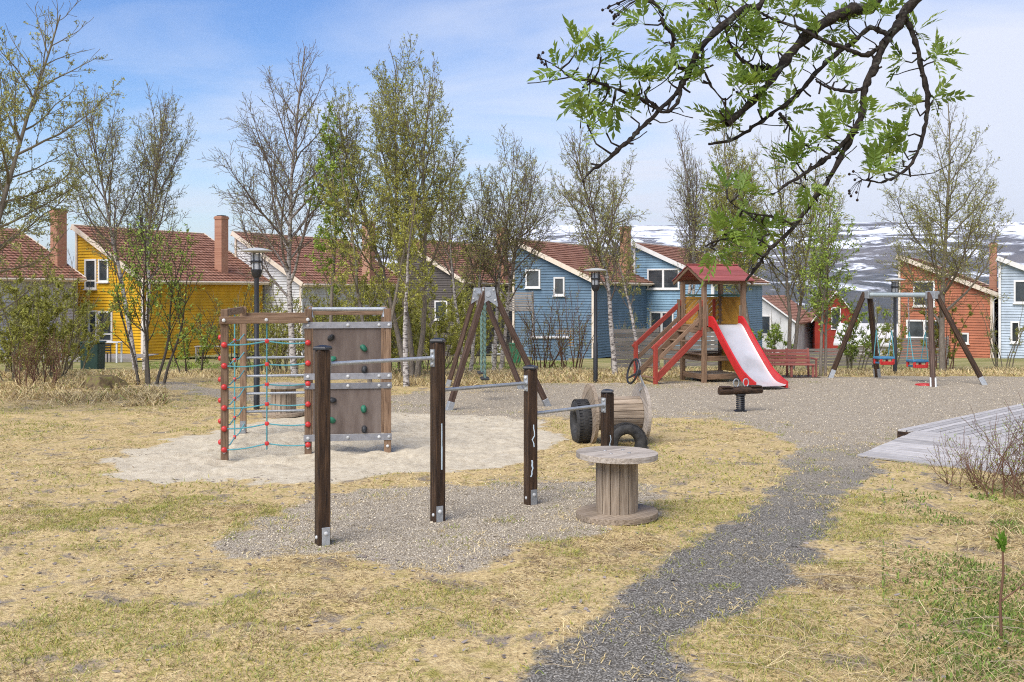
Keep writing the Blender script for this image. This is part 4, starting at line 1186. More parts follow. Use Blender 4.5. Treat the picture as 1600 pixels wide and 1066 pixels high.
def leaves_np(pos, size, cols, rng, aspect=.62, up=.3):
    n = len(pos); pos = np.asarray(pos); size = np.asarray(size)[:, None]
    d = rng.normal(size=(n, 3)); d[:, 2] += up; d /= np.linalg.norm(d, axis=1, keepdims=True)
    e = np.cross(d, rng.normal(size=(n, 3))); e /= np.linalg.norm(e, axis=1, keepdims=True) + 1e-9
    V_ = np.stack([pos - e * size * aspect * .5, pos + e * size * aspect * .5, pos + d * size * 1.25], 1).reshape(-1, 3)
    T_ = np.arange(n * 3).reshape(-1, 3)
    return V_, T_, np.repeat(np.concatenate([cols, np.ones((n, 1))], 1), 3, 0)

class Grower:
    def __init__(s, seed, P): s.r = random.Random(seed); s.P = P; s.out = []; s.tips = []
    def branch(s, p, d, L, r, lev, curve=None):
        P, rnd = s.P, s.r
        n = P['seg'][lev]; pts = [p]; dirs = [d]; st = L / n; tro = P['trop'][lev]; jit = P['jit'][lev]
        for i in range(n):
            dx = d[0] + rnd.gauss(0, jit); dy = d[1] + rnd.gauss(0, jit); dz = d[2] + rnd.gauss(0, jit) + tro
            m = math.sqrt(dx * dx + dy * dy + dz * dz) + 1e-9; d = (dx / m, dy / m, dz / m)
            p = (p[0] + d[0] * st, p[1] + d[1] * st, p[2] + d[2] * st); pts.append(p); dirs.append(d)
        rend = P['rmin'] if lev >= 2 else max(P['rmin'], r * .14)
        rad = [r + (rend - r) * (i / n) ** (.8 if lev == 0 else 1) for i in range(n + 1)]
        s.out.append((pts, rad, lev))
        if lev >= P['levels']:
            s.tips.append(pts); return
        if lev >= P['levels'] - 1: s.tips.append(pts)
        nch = P['nch'][lev]; nch = max(1, int(nch * (.8 + .4 * rnd.random()) * (1 if lev == 0 else min(1.3, max(.45, L / P['Lref'][lev])))))
        t0 = P['t0'][lev]; az = rnd.random() * 6.28
        for k in range(nch):
            t = t0 + (1 - t0) * (k + rnd.random() * .9) / nch
            f = t * n; i = min(int(f), n - 1); f -= i
            q = tuple(pts[i][j] * (1 - f) + pts[i + 1][j] * f for j in range(3)); td = dirs[i + 1]
            az += 2.4 + rnd.uniform(-.5, .5)
            an = math.radians(P['ang'][lev] * (1.12 - .45 * t) + rnd.uniform(-9, 9))
            ux = Vector(td).orthogonal().normalized(); vx = Vector(td).cross(ux)
            if lev >= 1 and P.get('flat', 0):        # keep side shoots from growing straight back down
                pass
            sd = ux * math.cos(az) + vx * math.sin(az)
            nd = Vector(td) * math.cos(an) + sd * math.sin(an)
            if lev == 0:
                u_ = (t - t0) / (1 - t0); sh = P['shape'](u_)
                cl = P['crown'] * sh * rnd.uniform(.75, 1.15)
            else:
                cl = L * P['ratio'][lev] * (1.1 - .6 * t) * rnd.uniform(.7, 1.25)
            rr_ = (r + (rend - r) * t) * (.62 if lev == 0 else .6); rr_ = max(P['rmin'], min(rr_, cl * .013))
            if cl > .12: s.branch(q, tuple(nd), cl, rr_, lev + 1)

def tree(name, label, cat, x, y, h, crown, seed, bark, stems=((0, 0, 1),), leaf=None, nl=0, leaf_size=.05, group=None, r0=None, t0=.25, shape=None,
         ang=52, trop=.10, dens=1.0, levels=4, rmin=.0045, z0=None, lean=(0, 0), nch0=20, leafvar=.25, jit0=.05):
    z0 = gzf(x, y) if z0 is None else z0
    T = Thing(name, label, cat, (x, y, z0), group)
    shape = shape or (lambda u: (1 - u) ** .75 * (.55 + .45 * math.sin(math.pi * min(1, u * 1.6 + .15))) + .06)
    rng = np.random.default_rng(seed)
    big, small, tips = [], [], []
    for k, (dx, dy, sc) in enumerate(stems):
        hh = h * sc
        P = dict(seg=(12, 7, 4, 3, 2), trop=(.02, trop, trop * .7, .03, .0), jit=(jit0, .10, .14, .17, .2), rmin=rmin, levels=levels,
                 nch=(nch0 * dens * 1.15, 12 * dens, 7 * dens, 4.2 * dens), t0=(t0, .18, .15, .1), ang=(ang, 42, 45, 48), crown=crown * (.6 + .4 * sc), shape=shape,
                 ratio=(0, .40, .46, .5), Lref=(1, 1.9, .7, .4))
        g = Grower(seed * 31 + k, P)
        rt = (r0 or h * .0105) * (.75 + .25 * sc)
        g.branch((x + dx * .25, y + dy * .25, z0 - .1), tuple(Vector((dx * .22 + lean[0], dy * .22 + lean[1], 1)).normalized()), hh, rt, 0)
        for pts, rad, lev in g.out: (big if lev <= 1 else small).append((pts, rad))
        tips += g.tips
    V_, Q_, th_ = tubes_np(big, 7)
    T.nparr("trunk", mesh_np("trunk", V_, Q_, None, bark, True, {"thick": ('FLOAT', th_)}))
    V_, Q_, th_ = tubes_np(small, 3)
    cr = T.nparr("crown", mesh_np("crown", V_, Q_, None, bark, True, {"thick": ('FLOAT', th_)}))
    nl = int(nl * (1.55 if leaf is YG else 2.3)); leaf_size *= (.88 if leaf is YG else .85)
    if nl and leaf:
        pts = np.array([q for t_ in tips for q in t_[1:]])
        idx = rng.integers(0, len(pts), nl); pos = pts[idx] + rng.normal(scale=.02, size=(nl, 3))
        tone = rng.random((nl, 1)); c0, c1 = np.array(leaf[0]), np.array(leaf[1])
        cols = np.clip((c0 + (c1 - c0) * tone) * (1 + rng.normal(scale=leafvar, size=(nl, 1))), .004, .9)
        V_, T3_, C_ = leaves_np(pos, leaf_size * rng.uniform(.6, 1.4, nl), cols, rng)
        T.nparr("foliage", mesh_np("foliage", V_, None, T3_, leaf_m, False, {"col": ('FLOAT_COLOR', C_)}), cr)
    return T
YG = ((.30, .30, .055), (.50, .49, .115)); BUD = ((.27, .27, .08), (.42, .42, .14)); RW = ((.19, .28, .045), (.38, .47, .09)); OL = ((.26, .26, .05), (.42, .42, .10))
X = gx
egg = lambda u: .25 + .95 * math.sin(math.pi * min(1, (u * .86 + .12))) ** 1.0 * (1 - .35 * u)
col_ = lambda u: (.5 + .55 * math.sin(math.pi * (u * .8 + .12))) * (1 - .45 * u)
fan = lambda u: ((1 - u) ** .5 + .08) * (.75 + .25 * min(1, u * 3))
tree("broadleaf_tree", "tall budding tree reaching in from the left edge", "tree", X(-85, 19), 19, 9.4, 2.0, 21, bark_grey, ((-.4, 0, 1), (.5, .2, .85)), BUD, 14000, .045, t0=.18, shape=egg, ang=62, trop=.07, nch0=26, dens=1.05)
tree("birch_tree", "twin-stemmed bare birch in front of the yellow house", "tree", X(222, 31), 31, 8.5, 2.9, 22, bark_birch, ((-.7, .2, .98), (.35, 0, 1)), BUD, 9000, .042, t0=.32, shape=fan, ang=38, trop=.15, nch0=20)
tree("rowan_tree", "small leafing rowan with many stems before the yellow house's wall", "tree", X(233, 25.2), 25.2, 3.9, 1.5, 23, bark_rowan, ((-.9, 0, .8), (-.35, .4, .95), (.1, -.3, 1), (.6, .2, .95), (1.3, 0, .8)), RW, 1300, .07, r0=.045, t0=.28, shape=col_, ang=42, trop=.10, levels=3, nch0=9)
tree("birch_tree", "tallest bare birch with white trunk and long side limb, behind the climbing frame", "tree", X(466, 27.5), 27.5, 9.2, 3.3, 24, bark_birch, ((-.35, 0, 1),), BUD, 3000, .035, t0=.24, shape=lambda u: (1 - u) ** .8 + .08, ang=46, trop=.11, nch0=28, r0=.10)
tree("rowan_tree", "slender leafing tree right of the tallest birch", "tree", X(514, 26.5), 26.5, 7.1, 1.5, 25, bark_grey, ((0, 0, 1),), RW, 2000, .075, t0=.28, shape=col_, ang=42, trop=.12, nch0=18, levels=3, r0=.065)
tree("broadleaf_tree", "dense yellow-green tree left of the tall three-stemmed tree", "tree", X(590, 25.5), 25.5, 6.3, 2.0, 26, bark_grey, ((-.7, 0, .95), (.4, .2, 1)), YG, 6000, .052, t0=.22, shape=fan, ang=40, trop=.12, nch0=16)
tree("broadleaf_tree", "tall three-stemmed budding tree in the middle of the row", "tree", X(642, 27), 27, 8.5, 2.9, 27, bark_grey, ((-.5, 0, .9), (.1, .2, 1), (.6, -.1, .93)), OL, 18000, .047, t0=.30, shape=fan, ang=38, trop=.13, nch0=16, r0=.09)
tree("birch_tree", "short pale-trunked birch under the three-stemmed tree", "tree", X(634, 24.6), 24.6, 4.6, 1.1, 28, bark_birch, ((.05, 0, 1),), YG, 1600, .05, t0=.4, shape=col_, ang=45, nch0=12, r0=.085, levels=3)
tree("birch_tree", "left of the two round bare trees above the end-on swing", "tree", X(728, 33), 33, 7.0, 2.5, 29, bark_birch, ((-.35, 0, 1), (.5, .2, .9)), BUD, 6500, .045, t0=.34, shape=fan, ang=40, trop=.12, nch0=14)
tree("birch_tree", "right of the two round bare trees above the end-on swing", "tree", X(774, 34), 34, 7.4, 3.0, 30, bark_birch, ((-.2, 0, 1), (.6, 0, .92)), BUD, 6500, .045, t0=.32, shape=fan, ang=42, trop=.11, nch0=15)
tree("birch_tree", "bare birch with leaning white trunk before the dusty blue house", "tree", X(966, 29), 29, 6.9, 2.4, 32, bark_birch, ((-.35, 0, 1),), BUD, 5500, .042, t0=.30, shape=fan, ang=46, trop=.12, nch0=24, r0=.09, lean=(-.02, 0))
tree("birch_tree", "thin bare birch standing between the lamp and the slide tower", "tree", X(1004, 32), 32, 5.6, 1.6, 33, bark_birch, ((-.25, 0, 1),), BUD, 2500, .042, t0=.35, shape=fan, ang=38, trop=.13, nch0=16, r0=.07)
tree("birch_tree", "narrow bare birch rising behind the slide tower's roof", "tree", X(1066, 38), 38, 8.9, 2.3, 34, bark_birch, ((0, 0, 1), (.3, .3, .86)), BUD, 3200, .042, t0=.34, shape=fan, ang=34, trop=.15, nch0=24)
tree("broadleaf_tree", "dark-trunked budding tree just behind the slide", "tree", X(1176, 30), 30, 7.3, 2.5, 35, bark_grey, ((0, 0, 1), (-.6, .3, .85)), OL, 11000, .046, t0=.28, shape=fan, ang=40, trop=.13, nch0=17, r0=.11)
tree("broadleaf_tree", "yellow-green budding tree right of the slide tower", "tree", X(1232, 32), 32, 7.4, 2.4, 36, bark_grey, ((0, 0, 1), (.5, .2, .9)), YG, 7000, .048, t0=.24, shape=fan, ang=38, trop=.13, nch0=18)
tree("rowan_tree", "leafing light green rowan above the red bench", "tree", X(1285, 28.5), 28.5, 5.2, 1.6, 37, bark_grey, ((-.2, 0, 1), (.4, .2, .85)), RW, 2200, .072, t0=.25, shape=fan, ang=46, nch0=16, levels=3, r0=.055)
tree("broadleaf_tree", "wide budding tree in front of the orange house", "tree", X(1473, 33), 33, 9.0, 3.4, 38, bark_grey, ((0, 0, 1),), OL, 8000, .045, t0=.16, shape=lambda u: (1 - u) ** .8 * 1.0 + .08, ang=54, trop=.09, nch0=32, r0=.11)

# thickets and shrubs, each its own plant
def shrub(label, px, Y, h, w, seed, bark, leaf=None, nl=0, ls=.05, ns=9, cat="shrub", name="shrub", group=None, levels=3, z0=None, dens=1.0, r0=.024, jit0=.09):
    rnd = random.Random(seed)
    st = [(rnd.uniform(-1, 1) * w * 1.6, rnd.uniform(-.7, .7) * w, rnd.uniform(.6, 1)) for _ in range(ns)]
    return tree(name, label, cat, X(px, Y), Y, h, w * .62, seed, bark, st, leaf, nl, ls, group, r0=r0, t0=.12, shape=col_, ang=40, trop=.09, levels=levels, nch0=9 * dens, rmin=min(.004, r0 * .16), jit0=jit0, z0=z0)
shrub("bushy shrub at the left edge before the grey house", 22, 26, 3.2, 1.2, 51, bark_grey, OL, 5200, .06, 9)
shrub("sparse olive shrub left of the green bin", 78, 27, 3.6, 1.0, 52, bark_grey, OL, 3500, .055, 8)
shrub("thin shrub in front of the yellow house's long wall", 305, 30, 2.3, .9, 53, bark_rowan, RW, 600, .07, 7)
shrub("yellow-green shrub left of the white house's chimney", 500, 31, 3.4, 1.1, 54, bark_grey, YG, 4500, .06, 9)
shrub("yellow-green willow behind the climbing wall", 570, 32, 3.6, 1.2, 55, bark_grey, YG, 6500, .06, 10)
shrub("dense yellow-green willow left of the end-on swing", 665, 32, 3.7, 1.3, 56, bark_grey, YG, 9000, .06, 11)
shrub("tall yellow-green willow behind the end-on swing's left leg", 712, 36, 4.0, 1.3, 57, bark_grey, YG, 8500, .06, 10)
shrub("bare brown thicket before the dusty blue house's windows", 842, 37, 3.3, 1.1, 58, bark_red, BUD, 700, .04, 13, dens=1.2)
shrub("bare brown thicket left of the middle lamp", 890, 36, 3.2, 1.0, 59, bark_red, BUD, 600, .04, 12, dens=1.2)
shrub("wide yellow-green willow between the lamp and the climbing wall", 455, 34, 3.0, 1.3, 71, bark_grey, YG, 5200, .06, 10)
shrub("round yellow-green willow under the three-stemmed tree", 618, 29, 2.9, 1.1, 72, bark_grey, YG, 5600, .06, 10)
shrub("grey-green thicket behind the end-on swing's crossbar", 752, 42, 4.2, 1.4, 73, bark_grey, OL, 5200, .06, 11)
shrub("sparse brown thicket left of the yellow house's bin", 112, 33, 3.4, 1.0, 74, bark_grey, OL, 2400, .055, 9)
shrub("tall bare thicket in front of the grey house's wall", 40, 31, 4.0, 1.2, 75, bark_grey, OL, 2600, .05, 10)
shrub("bare brown thicket between the yellow and white houses", 372, 34, 3.3, 1.1, 76, bark_rowan, BUD, 900, .045, 10)
shrub("bare thicket in front of the white house's side wall", 545, 38, 4.0, 1.3, 77, bark_grey, OL, 2600, .05, 11)
shrub("thin bare thicket before the dark house's gable", 688, 43, 4.6, 1.3, 78, bark_grey, YG, 3600, .055, 11)
shrub("bare grey thicket before the light blue house's lower window", 1000, 42, 3.0, 1.1, 79, bark_grey, BUD, 600, .045, 10)
shrub("olive thicket at the foot of the grey house's wall", 8, 28.5, 3.6, 1.1, 85, bark_grey, OL, 3200, .05, 10)
shrub("olive thicket between the green bin and the left shrubs", 95, 30, 3.0, .9, 86, bark_grey, OL, 2200, .05, 9)
shrub("airy budding thicket left of the lamp behind the climbing frame", 408, 31, 3.5, 1.1, 87, bark_grey, OL, 1800, .05, 9)
shrub("airy budding thicket right of the lamp behind the climbing frame", 440, 30, 3.0, 1.0, 88, bark_grey, YG, 1800, .05, 9)
shrub("airy budding thicket behind the climbing wall's hand rail", 532, 29.5, 3.6, 1.1, 89, bark_grey, YG, 2600, .05, 9)
shrub("low bare bush at the dark house's balcony", 795, 40, 2.4, 1.0, 60, bark_grey, None, 0, .04, 10)
shrub("leafing shrub between the bench and the left swing leg", 1330, 34, 2.9, 1.0, 61, bark_grey, RW, 1400, .075, 8)
shrub("budding shrub in front of the orange house's lower windows", 1383, 35, 2.8, .8, 62, bark_grey, YG, 1200, .06, 7)
shrub("brown budding bush at the foot of the wide tree", 1476, 34, 3.2, .75, 63, bark_red, OL, 2600, .05, 11)
shrub("bare shrub at the corner of the orange house", 1568, 37, 3.1, .7, 64, bark_grey, BUD, 500, .045, 9)
shrub("leafing bush before the small white far house", 1213, 36, 2.2, .9, 65, bark_grey, RW, 1500, .07, 7)
shrub("reddish bare twiggy shrub leaning over the plank ramp", 1603, 11.4, 1.15, 1.1, 66, bark_red, RW, 700, .018, 13, levels=3, z0=0, dens=.9, r0=.011, jit0=.16)
shrub("low reddish twigs beside the ramp's lower edge", 1540, 12.0, .6, .9, 67, bark_red, OL, 300, .018, 12, levels=2, z0=0, r0=.008, jit0=.18)
shrub("low bare bush at the left of the straw bank", 60, 24.5, 1.3, 1.3, 68, bark_red, BUD, 350, .04, 10, z0=0)

# ---- sprouting sapling and weeds at the lower right
p = on_ground(1565, 1000)
T = Thing("sapling", "single sprouting sapling stem at the lower right corner", "plant", p)
stem = [p + Vector((.0, 0, -.03)), p + Vector((-.01, 0, .25)), p + Vector((.012, 0, .45)), p + Vector((.004, 0, .64))]
V_, Q_, th_ = tubes_np([([tuple(q) for q in stem], [.011, .009, .008, .006]), ([tuple(stem[1]), tuple(stem[1] + Vector((.1, .02, .06))), tuple(stem[1] + Vector((.3, .05, .20)))], [.006, .005, .003])], 6)
T.nparr("stem", mesh_np("stem", V_, Q_, None, bark_red, True, {"thick": ('FLOAT', th_)}))
def bladesheet(pos, dirs, length, width, cols, droop=.25):
    """bent two-segment blades: 5 points, 3 faces"""
    n = len(pos); d = dirs / (np.linalg.norm(dirs, axis=1, keepdims=True) + 1e-9)
    side_ = np.cross(d, np.array([0, 0, 1.0]) + np.random.default_rng(1).normal(scale=.3, size=(n, 3))); side_ /= np.linalg.norm(side_, axis=1, keepdims=True) + 1e-9
    L = length[:, None]; w = width[:, None]
    mid_ = pos + d * L * .55; tip = pos + d * L + np.array([0, 0, -1.0]) * L * droop
    V_ = np.stack([pos - side_ * w * .5, pos + side_ * w * .5, mid_ + side_ * w * .42, mid_ - side_ * w * .42, tip], 1).reshape(-1, 3)
    b_ = np.arange(n) * 5
    Q_ = np.stack([b_, b_ + 1, b_ + 2, b_ + 3], 1); T_ = np.stack([b_ + 3, b_ + 2, b_ + 4], 1)
    C_ = np.repeat(np.concatenate([cols, np.ones((n, 1))], 1), 5, 0)
    return V_, Q_, T_, C_
rng = np.random.default_rng(70)
n = 42; top_ = np.array(stem[-1])
dirs = rng.normal(size=(n, 3)) * .45 + [0, 0, 1.0]
V_, Q_, T_, C_ = bladesheet(top_ + rng.normal(scale=.012, size=(n, 3)) - [0, 0, .05] * rng.random((n, 1)), dirs, rng.uniform(.05, .12, n), np.full(n, .016), np.array([.14, .26, .03]) * rng.uniform(.7, 1.4, (n, 1)), .1)
T.nparr("shoot_leaves", mesh_np("shoot_leaves", V_, Q_, T_, leaf_m, False, {"col": ('FLOAT_COLOR', C_)}))
# ---- rowan over the camera: trunk stands outside the picture at the right, limbs hang into it
def rp_(zx, zy, Y): return at(820 + zx / 2.353, zy / 2.353, Y)
trunk_base = Vector((3.15, 3.6, 0))
T = Thing("rowan_tree", "old rowan whose lichened limbs and fresh leaves hang in from the upper right", "tree", trunk_base)
fork = Vector((2.75, 3.45, 3.15))
def smooth_line(pts, rad, n=5, jit=.0, seed=0):
    rnd = random.Random(seed)
    data = [(*p, r) for p, r in zip(pts, rad)]
    c = catm(data, n)
    P_, R_ = [], []
    for i, q in enumerate(c):
        e = 0 if i in (0, len(c) - 1) else jit
        P_.append((q[0] + rnd.gauss(0, e), q[1] + rnd.gauss(0, e), q[2] + rnd.gauss(0, e))); R_.append(max(.0012, q[3] * (1 + rnd.gauss(0, .13))))
    return P_, R_
def limb(nm, pts, rad, seed, jit=.0011, sides=9, m=None):
    if nm == 'branch': rad = [r_ * .82 for r_ in rad]
    P_, R_ = smooth_line(pts, rad, 6, jit, seed)
    V_, Q_, th_ = tubes_np([(P_, R_)], sides)
    # knobbly bark
    rngk = np.random.default_rng(seed); V_ = V_ + rngk.normal(scale=.0012, size=V_.shape) * np.clip(th_ / .01, .2, 2)[:, None]
    T.nparr(nm, mesh_np(nm, V_, Q_, None, m or bark_fore, True, {"thick": ('FLOAT', th_)}))
    return list(zip([Vector(q) for q in P_], R_))
bark_fore, n, l, b = new_mat("lichened_rowan_bark")
geo = n.new("ShaderNodeNewGeometry")
ns1 = n.new("ShaderNodeTexNoise"); ns1.inputs['Scale'].default_value = 90; ns1.inputs['Detail'].default_value = 7; l.new(geo.outputs['Position'], ns1.inputs['Vector'])
ns2 = n.new("ShaderNodeTexNoise"); ns2.inputs['Scale'].default_value = 22; ns2.inputs['Detail'].default_value = 6; ns2.inputs['Roughness'].default_value = .7; l.new(geo.outputs['Position'], ns2.inputs['Vector'])
r1 = ramp(n, [(.3, (.010, .008, .007)), (.7, (.048, .038, .031))]); l.new(ns1.outputs['Fac'], r1.inputs[0])
r2 = ramp(n, [(.56, (0, 0, 0)), (.66, (1, 1, 1))]); l.new(ns2.outputs['Fac'], r2.inputs[0])
x = n.new("ShaderNodeMix"); x.data_type = 'RGBA'; l.new(r2.outputs[0], x.inputs['Factor']); l.new(r1.outputs[0], x.inputs['A']); x.inputs['B'].default_value = (.11, .12, .095, 1)
l.new(x.outputs['Result'], b.inputs['Base Color']); b.inputs['Roughness'].default_value = .9; b.inputs['Specular IOR Level'].default_value = .2
bp = n.new("ShaderNodeBump"); bp.inputs['Strength'].default_value = .9; bp.inputs['Distance'].default_value = .006; l.new(ns1.outputs['Fac'], bp.inputs['Height']); l.new(bp.outputs[0], b.inputs['Normal'])

limb("trunk", [trunk_base + Vector((0, 0, -.1)), trunk_base + Vector((-.05, 0, 1.2)), trunk_base + Vector((-.1, -.05, 2.2)), fork, fork + Vector((-.1, .1, 1.2)), fork + Vector((.1, .3, 2.4))], [.15, .12, .105, .09, .06, .03], 1, .004, 12)
Yf = 3.0
B4 = limb("branch", [fork, Vector((2.1, 3.2, 3.55)), Vector((1.55, 3.08, 3.42))] + [rp_(*q) for q in ((1440, 0, 3.0), (1380, 80, 2.98), (1320, 165, 2.97), (1288, 240, 2.95), (1250, 335, 2.93), (1240, 420, 2.92), (1190, 520, 2.9), (1130, 640, 2.87), (1060, 740, 2.85), (980, 840, 2.83), (900, 920, 2.8), (850, 985, 2.78), (812, 1032, 2.77))],
          [.05, .034, .026, .019, .0165, .0150, .0135, .0125, .0115, .0100, .0085, .0075, .0068, .006, .005, .0035], 2)
B2 = limb("branch", [fork + Vector((-.05, .05, .5)), Vector((1.9, 3.3, 3.9)), Vector((1.2, 3.1, 3.5))] + [rp_(*q) for q in ((1300, -12, 3.05), (1190, 40, 3.0), (1100, 85, 2.98), (1000, 170, 2.95), (930, 262, 2.92), (860, 350, 2.9), (745, 458, 2.86))],
          [.06, .035, .025, .021, .0195, .0185, .017, .0145, .0125, .0115], 3)
B1 = limb("branch", [fork + Vector((-.05, .05, .7)), Vector((1.6, 3.2, 4.0)), Vector((.8, 3.05, 3.75))] + [rp_(*q) for q in ((880, -40, 2.9), (800, 35, 2.85), (650, 170, 2.8), (600, 270, 2.78), (560, 340, 2.76), (500, 402, 2.74), (430, 470, 2.72), (380, 520, 2.7), (300, 590, 2.68), (245, 628, 2.67), (210, 670, 2.66))],
          [.05, .025, .017, .0125, .0115, .0100, .0093, .0085, .0080, .0070, .0064, .0055, .0042, .0015], 4)
B3 = limb("branch", [rp_(*q) for q in ((1340, 130, 2.97), (1270, 105, 3.0), (1200, 160, 3.02), (1130, 210, 3.02), (1060, 280, 3.0), (1000, 350, 2.98), (920, 410, 2.96), (850, 460, 2.94), (765, 512, 2.92), (676, 530, 2.9))],
          [.009, .0088, .0088, .0085, .0082, .0078, .0072, .0068, .0060, .0042], 5)
B5 = limb("branch", [rp_(*q) for q in ((1215, 475, 2.905), (1150, 548, 2.88), (1110, 582, 2.87), (1040, 632, 2.85), (960, 680, 2.83), (925, 707, 2.82))], [.0085, .008, .0075, .0062, .0045, .002], 6)
B6 = limb("branch", [rp_(*q) for q in ((1370, 85, 2.98), (1400, 72, 3.0), (1432, 140, 3.0), (1460, 250, 3.0), (1482, 370, 2.98), (1470, 470, 2.97), (1440, 570, 2.95), (1380, 640, 2.93), (1310, 670, 2.91), (1240, 660, 2.9))],
          [.010, .010, .0095, .0088, .0085, .0072, .0062, .005, .004, .0022], 7)
B7 = limb("branch", [rp_(*q) for q in ((1310, 170, 2.97), (1250, 202, 2.95), (1180, 180, 2.93), (1100, 150, 2.92), (1040, 118, 2.92), (970, 90, 2.92), (900, 65, 2.92), (850, 40, 2.92)) ], [.0075, .0072, .007, .0064, .0058, .005, .0045, .003], 8)
B8 = limb("branch", [rp_(*q) for q in ((1240, 328, 2.93), (1190, 336, 2.9), (1130, 325, 2.88), (1085, 305, 2.87), (1070, 290, 2.87))], [.006, .0055, .005, .004, .003], 9)
B9 = limb("branch", [rp_(*q) for q in ((925, 255, 2.92), (880, 250, 2.9), (830, 240, 2.88), (785, 208, 2.87), (750, 150, 2.86), (735, 100, 2.86))], [.008, .0075, .007, .006, .005, .003], 10)
B10 = limb("branch", [rp_(*q) for q in ((612, 250, 2.78), (575, 252, 2.77), (545, 225, 2.76), (540, 180, 2.76), (545, 130, 2.75), (510, 90, 2.75), (500, 40, 2.75), (440, -15, 2.75))], [.0065, .006, .0055, .0055, .006, .0062, .006, .0055], 11)
B11 = limb("branch", [rp_(*q) for q in ((935, 415, 2.96), (965, 455, 2.95), (1000, 495, 2.94), (1035, 535, 2.93))], [.0055, .005, .004, .0025], 12)
B13 = limb("branch", [rp_(*q) for q in ((495, 405, 2.74), (450, 372, 2.73), (370, 340, 2.72), (300, 315, 2.71), (240, 296, 2.70), (170, 285, 2.7), (110, 240, 2.69), (50, 215, 2.69))], [.006, .0055, .0048, .0042, .0038, .0032, .002, .0012], 13)
B14 = limb("branch", [rp_(*q) for q in ((575, 330, 2.76), (560, 380, 2.74), (520, 412, 2.73), (470, 395, 2.73), (440, 370, 2.72))], [.0062, .0058, .005, .0042, .003], 14)
B15 = limb("branch", [rp_(*q) for q in ((655, 175, 2.8), (650, 240, 2.8), (690, 320, 2.81), (735, 385, 2.82), (740, 440, 2.83))], [.004, .0035, .003, .0026, .002], 15)
B16 = limb("branch", [rp_(*q) for q in ((990, 830, 2.83), (930, 800, 2.81), (860, 790, 2.8), (790, 770, 2.8), (745, 730, 2.79))], [.004, .0032, .0028, .0022, .0016], 16)
B17 = limb("branch", [rp_(*q) for q in ((905, 915, 2.8), (860, 880, 2.79), (780, 870, 2.78), (700, 890, 2.77), (670, 900, 2.77))], [.0035, .003, .0025, .002, .0014], 17)
skeleton = [q for Bn in (B1, B2[14:], B3, B4[12:], B5, B6, B7, B8, B9, B10, B11, B13, B14, B15, B16, B17) for q in Bn]
SKP = np.array([q[0] for q in skeleton])
# compound leaf, along +X, unit length
def leaflet(g, base, d, L, w, fold, upv):
    d = d.normalized(); s = d.cross(upv).normalized(); u = s.cross(d)
    a = base + d * L * .45; t = base + d * L - u * L * .08
    g.add([base, a + s * w + u * fold * w, a - u * w * .15, a - s * w + u * fold * w, t], [(0, 1, 2), (0, 2, 3), (2, 1, 4), (3, 2, 4)])
def leaf_mesh(seed):
    rnd = random.Random(seed); g = G(); droop = rnd.uniform(.15, .5); half = rnd.uniform(.5, .8)
    pt = lambda t: Vector((t, rnd.uniform(-.01, .01), .25 * t - droop * t * t))
    ax = [Vector((t, 0, .25 * t - droop * t * t)) for t in (0, .25, .5, .75, 1.)]
    for a, b2 in zip(ax, ax[1:]):
        w = Vector((0, .012, 0)); g.add([a - w, a + w, b2 + w, b2 - w], [(0, 1, 2, 3)])
    npair = rnd.choice((5, 6))
    for k in range(npair):
        t = .26 + .66 * k / npair; q = Vector((t, 0, .25 * t - droop * t * t))
        for s in (-1, 1):
            fa = math.radians(rnd.uniform(38, 60)); L = (.36 - .10 * abs(k / npair - .45)) * rnd.uniform(.88, 1.1)
            leaflet(g, q, Vector((math.cos(fa), s * math.sin(fa), rnd.uniform(.0, .28))), L, L * .21, .3, Vector((0, 0, 1)))
    leaflet(g, ax[-1] * .94, Vector((1, 0, -.1)), .36, .065, .3, Vector((0, 0, 1)))
    me = g.mesh("leaf", fore_leaf)
    return me
fore_leaf, n, l, b = new_mat("young_rowan_leaf")
oi = n.new("ShaderNodeObjectInfo"); geo = n.new("ShaderNodeNewGeometry")
r = ramp(n, [(.0, (.13, .21, .03)), (.5, (.21, .31, .048)), (1., (.33, .42, .08))]); l.new(oi.outputs['Random'], r.inputs[0])
l.new(r.outputs[0], b.inputs['Base Color']); b.inputs['Roughness'].default_value = .5
tr = n.new("ShaderNodeBsdfTranslucent"); l.new(r.outputs[0], tr.inputs['Color']); mx = n.new("ShaderNodeMixShader"); mx.inputs[0].default_value = .45
l.new(b.outputs[0], mx.inputs[1]); l.new(tr.outputs[0], mx.inputs[2]); l.new(mx.outputs[0], n["Material Output"].inputs[0])
LM = [leaf_mesh(k) for k in range(8)]
clusters = [(190,190),(280,210),(170,290),(290,320),(420,300),(530,300),(330,370),(230,460),(300,490),(390,430),(130,260),(250,250),(460,320),(350,300),(270,390),(560,155),(510,160),(600,165),(680,215),(640,220),(440,90),(520,20),(690,100),(740,20),(830,130),(790,100),(780,180),(860,160),(680,320),(710,370),(720,450),(790,470),(740,490),(850,290),(820,330),(890,320),(850,390),(960,420),(1090,40),(960,60),(1130,110),(1190,100),(1250,80),(1310,70),(1100,170),(1060,240),(1140,235),(990,310),(1150,300),(1160,440),(1210,440),(1180,480),(1250,430),(1080,530),(1110,500),(1030,550),(1000,600),(980,620),(1030,690),(1040,660),(1440,120),(1400,225),(1490,210),(1510,225),(1500,370),(1440,400),(1430,380),(1410,500),(1390,550),(1330,580),(1270,610),(1280,650),(1320,640),(1390,590),(740,705),(750,750),(670,890),(780,820),(770,870),(840,810),(880,830),(900,860),(700,920),(850,930),(860,950),(720,60),(800,40),(880,30),(1000,50),(870,200),(230,330),(480,280)]
rnd = random.Random(99)
twigs = []; nleaf = 0; extra_V, extra_F = [], []
cand = []
